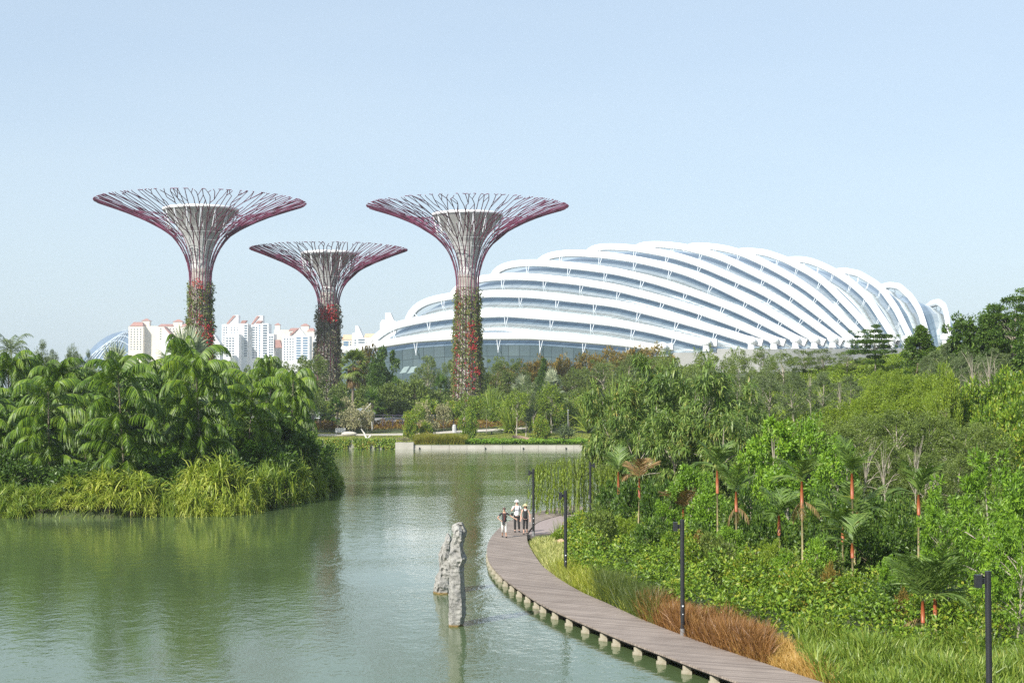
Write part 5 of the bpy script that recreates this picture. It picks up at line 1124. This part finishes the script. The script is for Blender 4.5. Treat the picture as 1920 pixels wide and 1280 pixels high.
def person(loc, rz, H_, label, J, mats, skin, female=False, cut='long', sleeves='short'):
    """J: elbow/wrist per side and ankle offsets; mats: shirt, trousers, shoe, hair"""
    t = thing('person', label, 'person', loc, rz, 'walkers on the boardwalk'); t.scale = (H_ / 1.74,) * 3
    S_ = Sk(); pv = S_.v((0,0,.95), (.105,.08)); w1 = S_.v((0,0,1.10), (.10,.07), pv); ch = S_.v((0,-.01,1.30), (.15,.095), w1); nb = S_.v((0,0,1.44), (.085,.07), ch)
    nk = S_.v((0,-.005,1.52), .050, nb); jw = S_.v((0,-.025,1.585), (.062,.072), nk); cr = S_.v((0,-.008,1.665), (.074,.090), jw); S_.v((0,.0,1.725), (.045,.055), cr)
    sh_w = .165 if female else .19; sh = Sk(); a0 = sh.v((0,0,.86), (.175,.140)); a1 = sh.v((0,0,1.10), (.145,.112), a0); a2 = sh.v((0,-.01,1.30), (.165,.11), a1); a3 = sh.v((0,0,1.43), (.10,.08), a2)
    tr = Sk(); b0 = tr.v((0,0,1.0), (.150,.118))
    for sd_, (el, wr, kn, an) in zip((-1, 1), J):
        s1 = S_.v((sd_ * sh_w, 0, 1.41), .050, nb); e = S_.v(el, .037, s1); w_ = S_.v(wr, .024, e); d = (Vector(wr) - Vector(el)).normalized(); h = S_.v(Vector(wr) + d * .055, (.036,.017), w_)
        sdv = d.cross(Vector((0, 1, 0))).normalized()
        for f in range(4):
            o_ = sdv * (.027 - .018 * f); l = (.075,.085,.078,.06)[f]; k1 = S_.v(Vector(wr) + d * .095 + o_, .0085, h); k2 = S_.v(Vector(wr) + d * (.095 + l * .5) + o_ + Vector((0, -.006, 0)), .008, k1); S_.v(Vector(wr) + d * (.095 + l) + o_ + Vector((0, -.022, 0)), .007, k2)
        th = S_.v(Vector(wr) + d * .05 + sdv * .04 + Vector((0, -.012, 0)), .010, h); S_.v(Vector(wr) + d * .085 + sdv * .052 + Vector((0, -.02, 0)), .008, th)
        hp = S_.v((sd_ * .09, 0, .88), .070, pv); k = S_.v(kn, .052, hp); c_ = S_.v(lerp(Vector(kn), Vector(an), .35), .050, k); an_ = S_.v(an, .034, c_); S_.v(Vector(an) + Vector((0, -.12, -.05)), (.036,.025), an_)
        q1 = sh.v((sd_ * sh_w, 0, 1.41), .060, a3)
        if sleeves == 'short': sh.v(lerp(Vector((sd_ * sh_w, 0, 1.41)), Vector(el), .62), .056, q1)
        t1 = tr.v((sd_ * .09, 0, .87), .098, b0); t2 = tr.v(kn, .068, t1); tr.v(lerp(Vector(kn), Vector(an), {'long': .92, 'mid': .55}[cut]), .062 if cut == 'long' else .072, t2)
        mb = MB(); A = Vector(an); mb.blob(A + Vector((0, -.06, -.045)), (.052, .135, .045), 10, 6); mb.build('shoe', mats[2], t, True)
    skinmesh('body', S_.P, S_.E, S_.R, skin, t); skinmesh('shirt', sh.P, sh.E, sh.R, mats[0], t); skinmesh('trousers', tr.P, tr.E, tr.R, mats[1], t)
    mb = MB(); mb.blob((0, .022, 1.685), (.088, .100, .082), 14, 8)
    if female: mb.blob((0, .05, 1.60), (.10, .07, .13), 12, 7)
    mb.build('hair', mats[3], t, True)
    for sg in (-1, 1): mb = MB(); mb.blob((sg * .030, -.094, 1.655), .011, 6, 4); mb.build('eye', M_BLACK, t, True)
    mb = MB(); mb.blob((0, -.108, 1.632), (.012, .02, .022), 6, 4); mb.build('nose', skin, t, True)
    mb = MB(); mb.blob((0, -.100, 1.595), (.026, .008, .007), 8, 4); mb.build('mouth', cloth('lips', (.35,.12,.10)), t, True)
    return t
def hat(t, mat, rb, tilt=0, band=None):
    mb = MB(); mb.lathe([(.001,1.80),(.06,1.795),(.088,1.765),(.096,1.71),(.13,1.700),(rb,1.688),(rb,1.680),(.12,1.69),(.09,1.695)], 24); mb.build('hat', mat, t, True)
BLK, WHT = cloth('black_cloth', (.018,.018,.020)), cloth('white_cloth', (.78,.78,.78))
SHOE = cloth('dark_shoe', (.03,.028,.028)); HAIRB = cloth('dark_hair', (.03,.02,.015)); HAIRR = cloth('brown_hair', (.10,.045,.03))
p1 = person((X(945.5,88.4), 88.4, DECK), .05, 1.62, 'walker in a black short sleeved top and pale cropped trousers with both elbows out', 
    [((-.40,-.02,1.16),(-.20,-.10,1.00),(-.11,-.10,.50),(-.10,.14,.12)), ((.42,.0,1.24),(.62,-.14,1.13),(.10,-.06,.50),(.11,-.10,.09))], (cloth('charcoal_top', (.03,.03,.034)), cloth('pale_trousers', (.55,.54,.50)), SHOE, HAIRB), M_SKIN, cut='mid')
mb = MB(); mb.lathe([(.001,1.775),(.06,1.768),(.092,1.72),(.095,1.69)], 18); mb.box((-.06,-.19,1.69),(.06,-.08,1.70)); mb.build('cap', cloth('brown_cap', (.10,.06,.055)), p1, True)
mb = MB(); mb.tube([(-.06,-.125,1.43),(-.01,-.15,1.18),(.0,-.14,1.02)], .009, 5); mb.tube([(.06,-.125,1.43),(.03,-.15,1.18),(.0,-.14,1.02)], .009, 5); mb.build('neck_strap', cloth('red_strap', (.30,.07,.05)), p1)
mb = MB(); mb.box((-.13,-.19,.78),(.0,-.10,.96)); mb.build('hip_pouch', cloth('dark_pouch', (.04,.04,.045)), p1)
p2 = person((X(969,92), 92.0, DECK), -.05, 1.80, 'walker in a white shirt, black trousers and white hat with a backpack, arm raised', 
    [((-.30,-.08,1.16),(-.16,-.24,1.34),(-.10,-.06,.50),(-.10,.02,.09)), ((.28,.03,1.15),(.26,-.04,.90),(.11,.0,.50),(.13,.10,.11))], (WHT, BLK, SHOE, HAIRB), M_SKIN2)
hat(p2, cloth('white_hat', (.82,.82,.80)), .16)
mb = MB(); mb.blob((0, .17, 1.24), (.16,.10,.24), 12, 8); mb.build('backpack', cloth('navy_pack', (.04,.045,.07)), p2, True)
for sg in (-1, 1): mb = MB(); mb.tube([(sg*.12,.10,1.46),(sg*.125,-.06,1.49),(sg*.13,-.135,1.36),(sg*.15,-.06,1.14)], .018, 6); mb.build('pack_strap', cloth('pack_strap_cloth', (.04,.045,.07)), p2, True)
mb = MB(); mb.box((-.33,-.18,.93),(-.19,-.02,1.06)); mb.build('camera_bag', BLK, p2)
p3 = person((X(985,90.6), 90.6, DECK), -.05, 1.66, 'walker in a black sleeveless top, black cropped trousers and a straw sun hat', 
    [((-.25,.03,1.16),(-.28,-.03,.92),(-.09,-.08,.50),(-.09,-.06,.09)), ((.27,.02,1.15),(.28,-.06,.90),(.09,-.02,.50),(.09,.10,.12))], (cloth('black_top', (.02,.02,.022)), BLK, SHOE, HAIRR), M_SKIN2, True, cut='mid', sleeves='none')
hat(p3, cloth('straw_hat', (.62,.50,.26)), .20)
mb = MB(); mb.blob((0, -.085, 1.42), (.075,.035,.05), 10, 6); mb.build('neckline', cloth('white_top', (.75,.75,.75)), p3, True)

# ================================================================ small things on the banks
def gp(px, py): return ground_at(px, py)
g = gp(638.5, 815); D = g.y; u = D / F
t = thing('bench', 'white backed bench on the path in front of the bronze planting bed', 'bench', (X(638.5, D), D, g.z)); MBW = simple('bench_paint', (.66,.64,.58), None, .6)
for nm, a, c_ in (('seat', (-.95,-.25,.42), (.95,.25,.50)), ('backrest', (-.95,.26,.52), (.95,.32,1.25)), ('leg', (-.8,-.2,0), (-.7,.2,.418)), ('leg', (.7,-.2,0), (.8,.2,.418))): mb = MB(); mb.box(a, c_); mb.build(nm, MBW, t)
g = gp(655, 816.5); mb = MB(); mb.blob((0,0,.45), (1.45,.7,.42), 20, 10, .03); tag(mb.build('stone_slab', simple('pale_stone', (.52,.49,.42), (.38,.36,.31), .9, 2, bump=.3), None, True, (X(655, g.y - .6), g.y - .6, g.z - .1)), 'smooth oval pale stone lying right of the white bench', 'stone')
M_DRIFT = simple('bleached_wood', (.55,.53,.48), (.40,.38,.34), .85, 3, bump=.3)
def drift(name, label, D, lines, rad):
    o = at(lines[0][0][0], lines[0][0][1], D); mb = MB()
    for L_ in lines:
        P = [at(x, y, D + (i - 1) * .5) - o for i, (x, y) in enumerate(L_)]; mb.tube(P, [rad * (1.1 - .5 * i / (len(P) - 1)) for i in range(len(P))], 8)
    tag(mb.build(name, M_DRIFT, None, True, o), label, 'driftwood')
D = gp(688, 821).y
drift('driftwood', 'V shaped bleached driftwood branch standing on the lawn edge', D, [[(688.5,824),(683,812),(677,803.5)],[(688.5,823.5),(694,817),(698.5,803),(697,790)]], .17)
drift('driftwood', 'bleached driftwood log pointing up to the right in front of the grey canopy', 300, [[(675.5,786),(679,775),(687,766),(695.5,756)],[(677,779),(681,771),(688,764)],[(675,780),(678,786),(677,800)]], .20)
D = 314; u = D / F; cx, cz = X(681, D), CAMZ + (HOR - 779) * u
t = thing('canopy', 'low grey rounded canopy roof behind the driftwood log', 'canopy', (cx, D, h1(cx, D)))
z0 = cz - h1(cx, D); mb = MB(); mb.lathe([(2.75,z0),(2.6,z0+.35),(1.7,z0+1.1),(.8,z0+1.45),(.01,z0+1.55)], 9); mb.build('roof', simple('grey_roof', (.40,.41,.42), (.30,.31,.32), .6, .8), t)
for a in range(5): mb = MB(); mb.tube([(2.2*math.cos(a*1.256), 2.2*math.sin(a*1.256), -.2), (2.2*math.cos(a*1.256), 2.2*math.sin(a*1.256), z0 + .5)], .07, 6); mb.build('post', M_BLACK, t)
M_PUR = simple('purple_black_paint', (.045,.035,.07), None, .5)
t = thing('railing', 'dark railing with slim posts along the front of the grey terrace', 'railing', (X(700, 306), 306, h1(X(700, 306), 306)))
pp = []
for px in (601,622.5,641,660,679.5,698,718,736.5,755,774,793,812,831,850):
    p = at(px, 794, 306) - t.location; q = at(px, 778, 306) - t.location; pp.append(q); mb = MB(); mb.tube([p - Vector((0,0,.5)), q], .09, 6); mb.build('post', M_PUR, t)
mb = MB(); mb.tube(pp, .06, 5); mb.build('top_rail', M_PUR, t)
t = thing('slatted_screen', 'white slatted screen between two dark posts at the right end of the island', 'screen', (X(592, 297), 297, h1(X(592, 297), 297)))
for px in (585, 588.5): mb = MB(); mb.box(tuple(at(px-.8, 813, 297) - t.location), tuple(at(px+.8, 770, 297.2) - t.location)); mb.build('post', M_PUR, t)
for y in (772,775.5,779,782.5): mb = MB(); mb.box(tuple(at(589.5, y+1.6, 297.3) - t.location), tuple(at(600, y, 297.5) - t.location)); mb.build('slat', M_WHITE2, t)
g = gp(582, 817); mb = MB(); mb.lathe([(.42,0),(.40,.9),(.30,1.1),(.01,1.12)], 10); tag(mb.build('litter_bin', simple('grey_bin', (.22,.22,.27), None, .6), None, False, (X(582, g.y), g.y, g.z)), 'small dark grey bin at the foot of the slatted screen', 'bin')
g = gp(852, 811); mb = MB(); mb.lathe([(.40,0),(.38,1.0),(.30,1.45),(.12,1.55),(.01,1.56)], 8); tag(mb.build('stone_pillar', simple('grey_stone', (.46,.46,.46), (.36,.36,.36), .9, 2), None, False, (X(852, g.y), g.y, g.z)), 'short grey stone pillar beside the path below the right tower', 'pillar')
g = gp(922, 815); mb = MB(); mb.box((-.12,-.12,0),(.12,.12,.62)); mb.box((-.15,-.15,.622),(.15,.15,.68)); tag(mb.build('bollard', M_BLACK, None, False, (X(922, g.y), g.y, g.z)), 'small dark bollard on the lawn right of the right tower', 'bollard')
g = gp(975, 827); mb = MB(); mb.tube([(-1.3,-.4,.55),(0,0,.5),(1.5,.5,.2)], [.52,.5,.42], 12); tag(mb.build('hollow_log', simple('brown_log', (.30,.21,.14), (.18,.12,.08), .9, 3, bump=.4), None, True, (X(975, g.y), g.y, g.z)), 'short brown hollow log lying on the lawn by the lake wall', 'log')
g = gp(1065, 772); mb = MB(); mb.tube([(0,0,-1),(0,0,4.2)], .08, 8); mb.box((-.14,-.14,4.2),(.14,.14,4.4)); tag(mb.build('slim_post', simple('grey_post_paint', (.30,.31,.30), None, .6), None, False, (X(1065, 300), 300, h1(X(1065,300),300))), 'slim pale grey post among the spiky palms right of the towers', 'post')
plant('palebush', 757, 270.6, 819, 12, 'whitish flowering plant on top of the concrete end block', 'flowering_plant', 'shrub', base=1.3)
g = flat(1062, 1026, .25); mb = MB(); mb.blob((0,0,.22), (.72,.42,.26), 16, 8, .06); mb.blob((.55,.1,.18), (.5,.4,.22), 14, 7, .06)
tag(mb.build('sandstone_boulder', simple('sandstone', (.50,.34,.22), (.34,.22,.14), .9, 3, bump=.4), None, True, g), 'flat tan sandstone boulder right of the black lamp post at the bend', 'boulder')
plant('spiky', 1047, 87.5, 968, 22, 'spiky agave like plant beside the side path', 'agave', 'shrub', v=0)
plant('bush', 1050, 84.5, 994, 20, 'small bright green leafy plant behind the sandstone boulder', 'shrub', 'shrub')

# ================================================================ haze: the air over the lake

me = MB(); me.box((-2150, -70, -9.5), (2150, 2640, 150)); hm = bpy.data.materials.new('haze_air'); hm.use_nodes = True
for n_ in list(hm.node_tree.nodes):
    if n_.type != 'OUTPUT_MATERIAL': hm.node_tree.nodes.remove(n_)
pv = hm.node_tree.nodes.new('ShaderNodeVolumePrincipled'); pv.inputs['Color'].default_value = (.86,.92,1.0,1); pv.inputs['Density'].default_value = .00014; pv.inputs['Anisotropy'].default_value = .3
hm.node_tree.links.new(pv.outputs[0], hm.node_tree.nodes['Material Output'].inputs['Volume'])
tag(me.build('haze', hm), 'thin pale haze in the air over the whole scene', 'haze', kind='stuff')
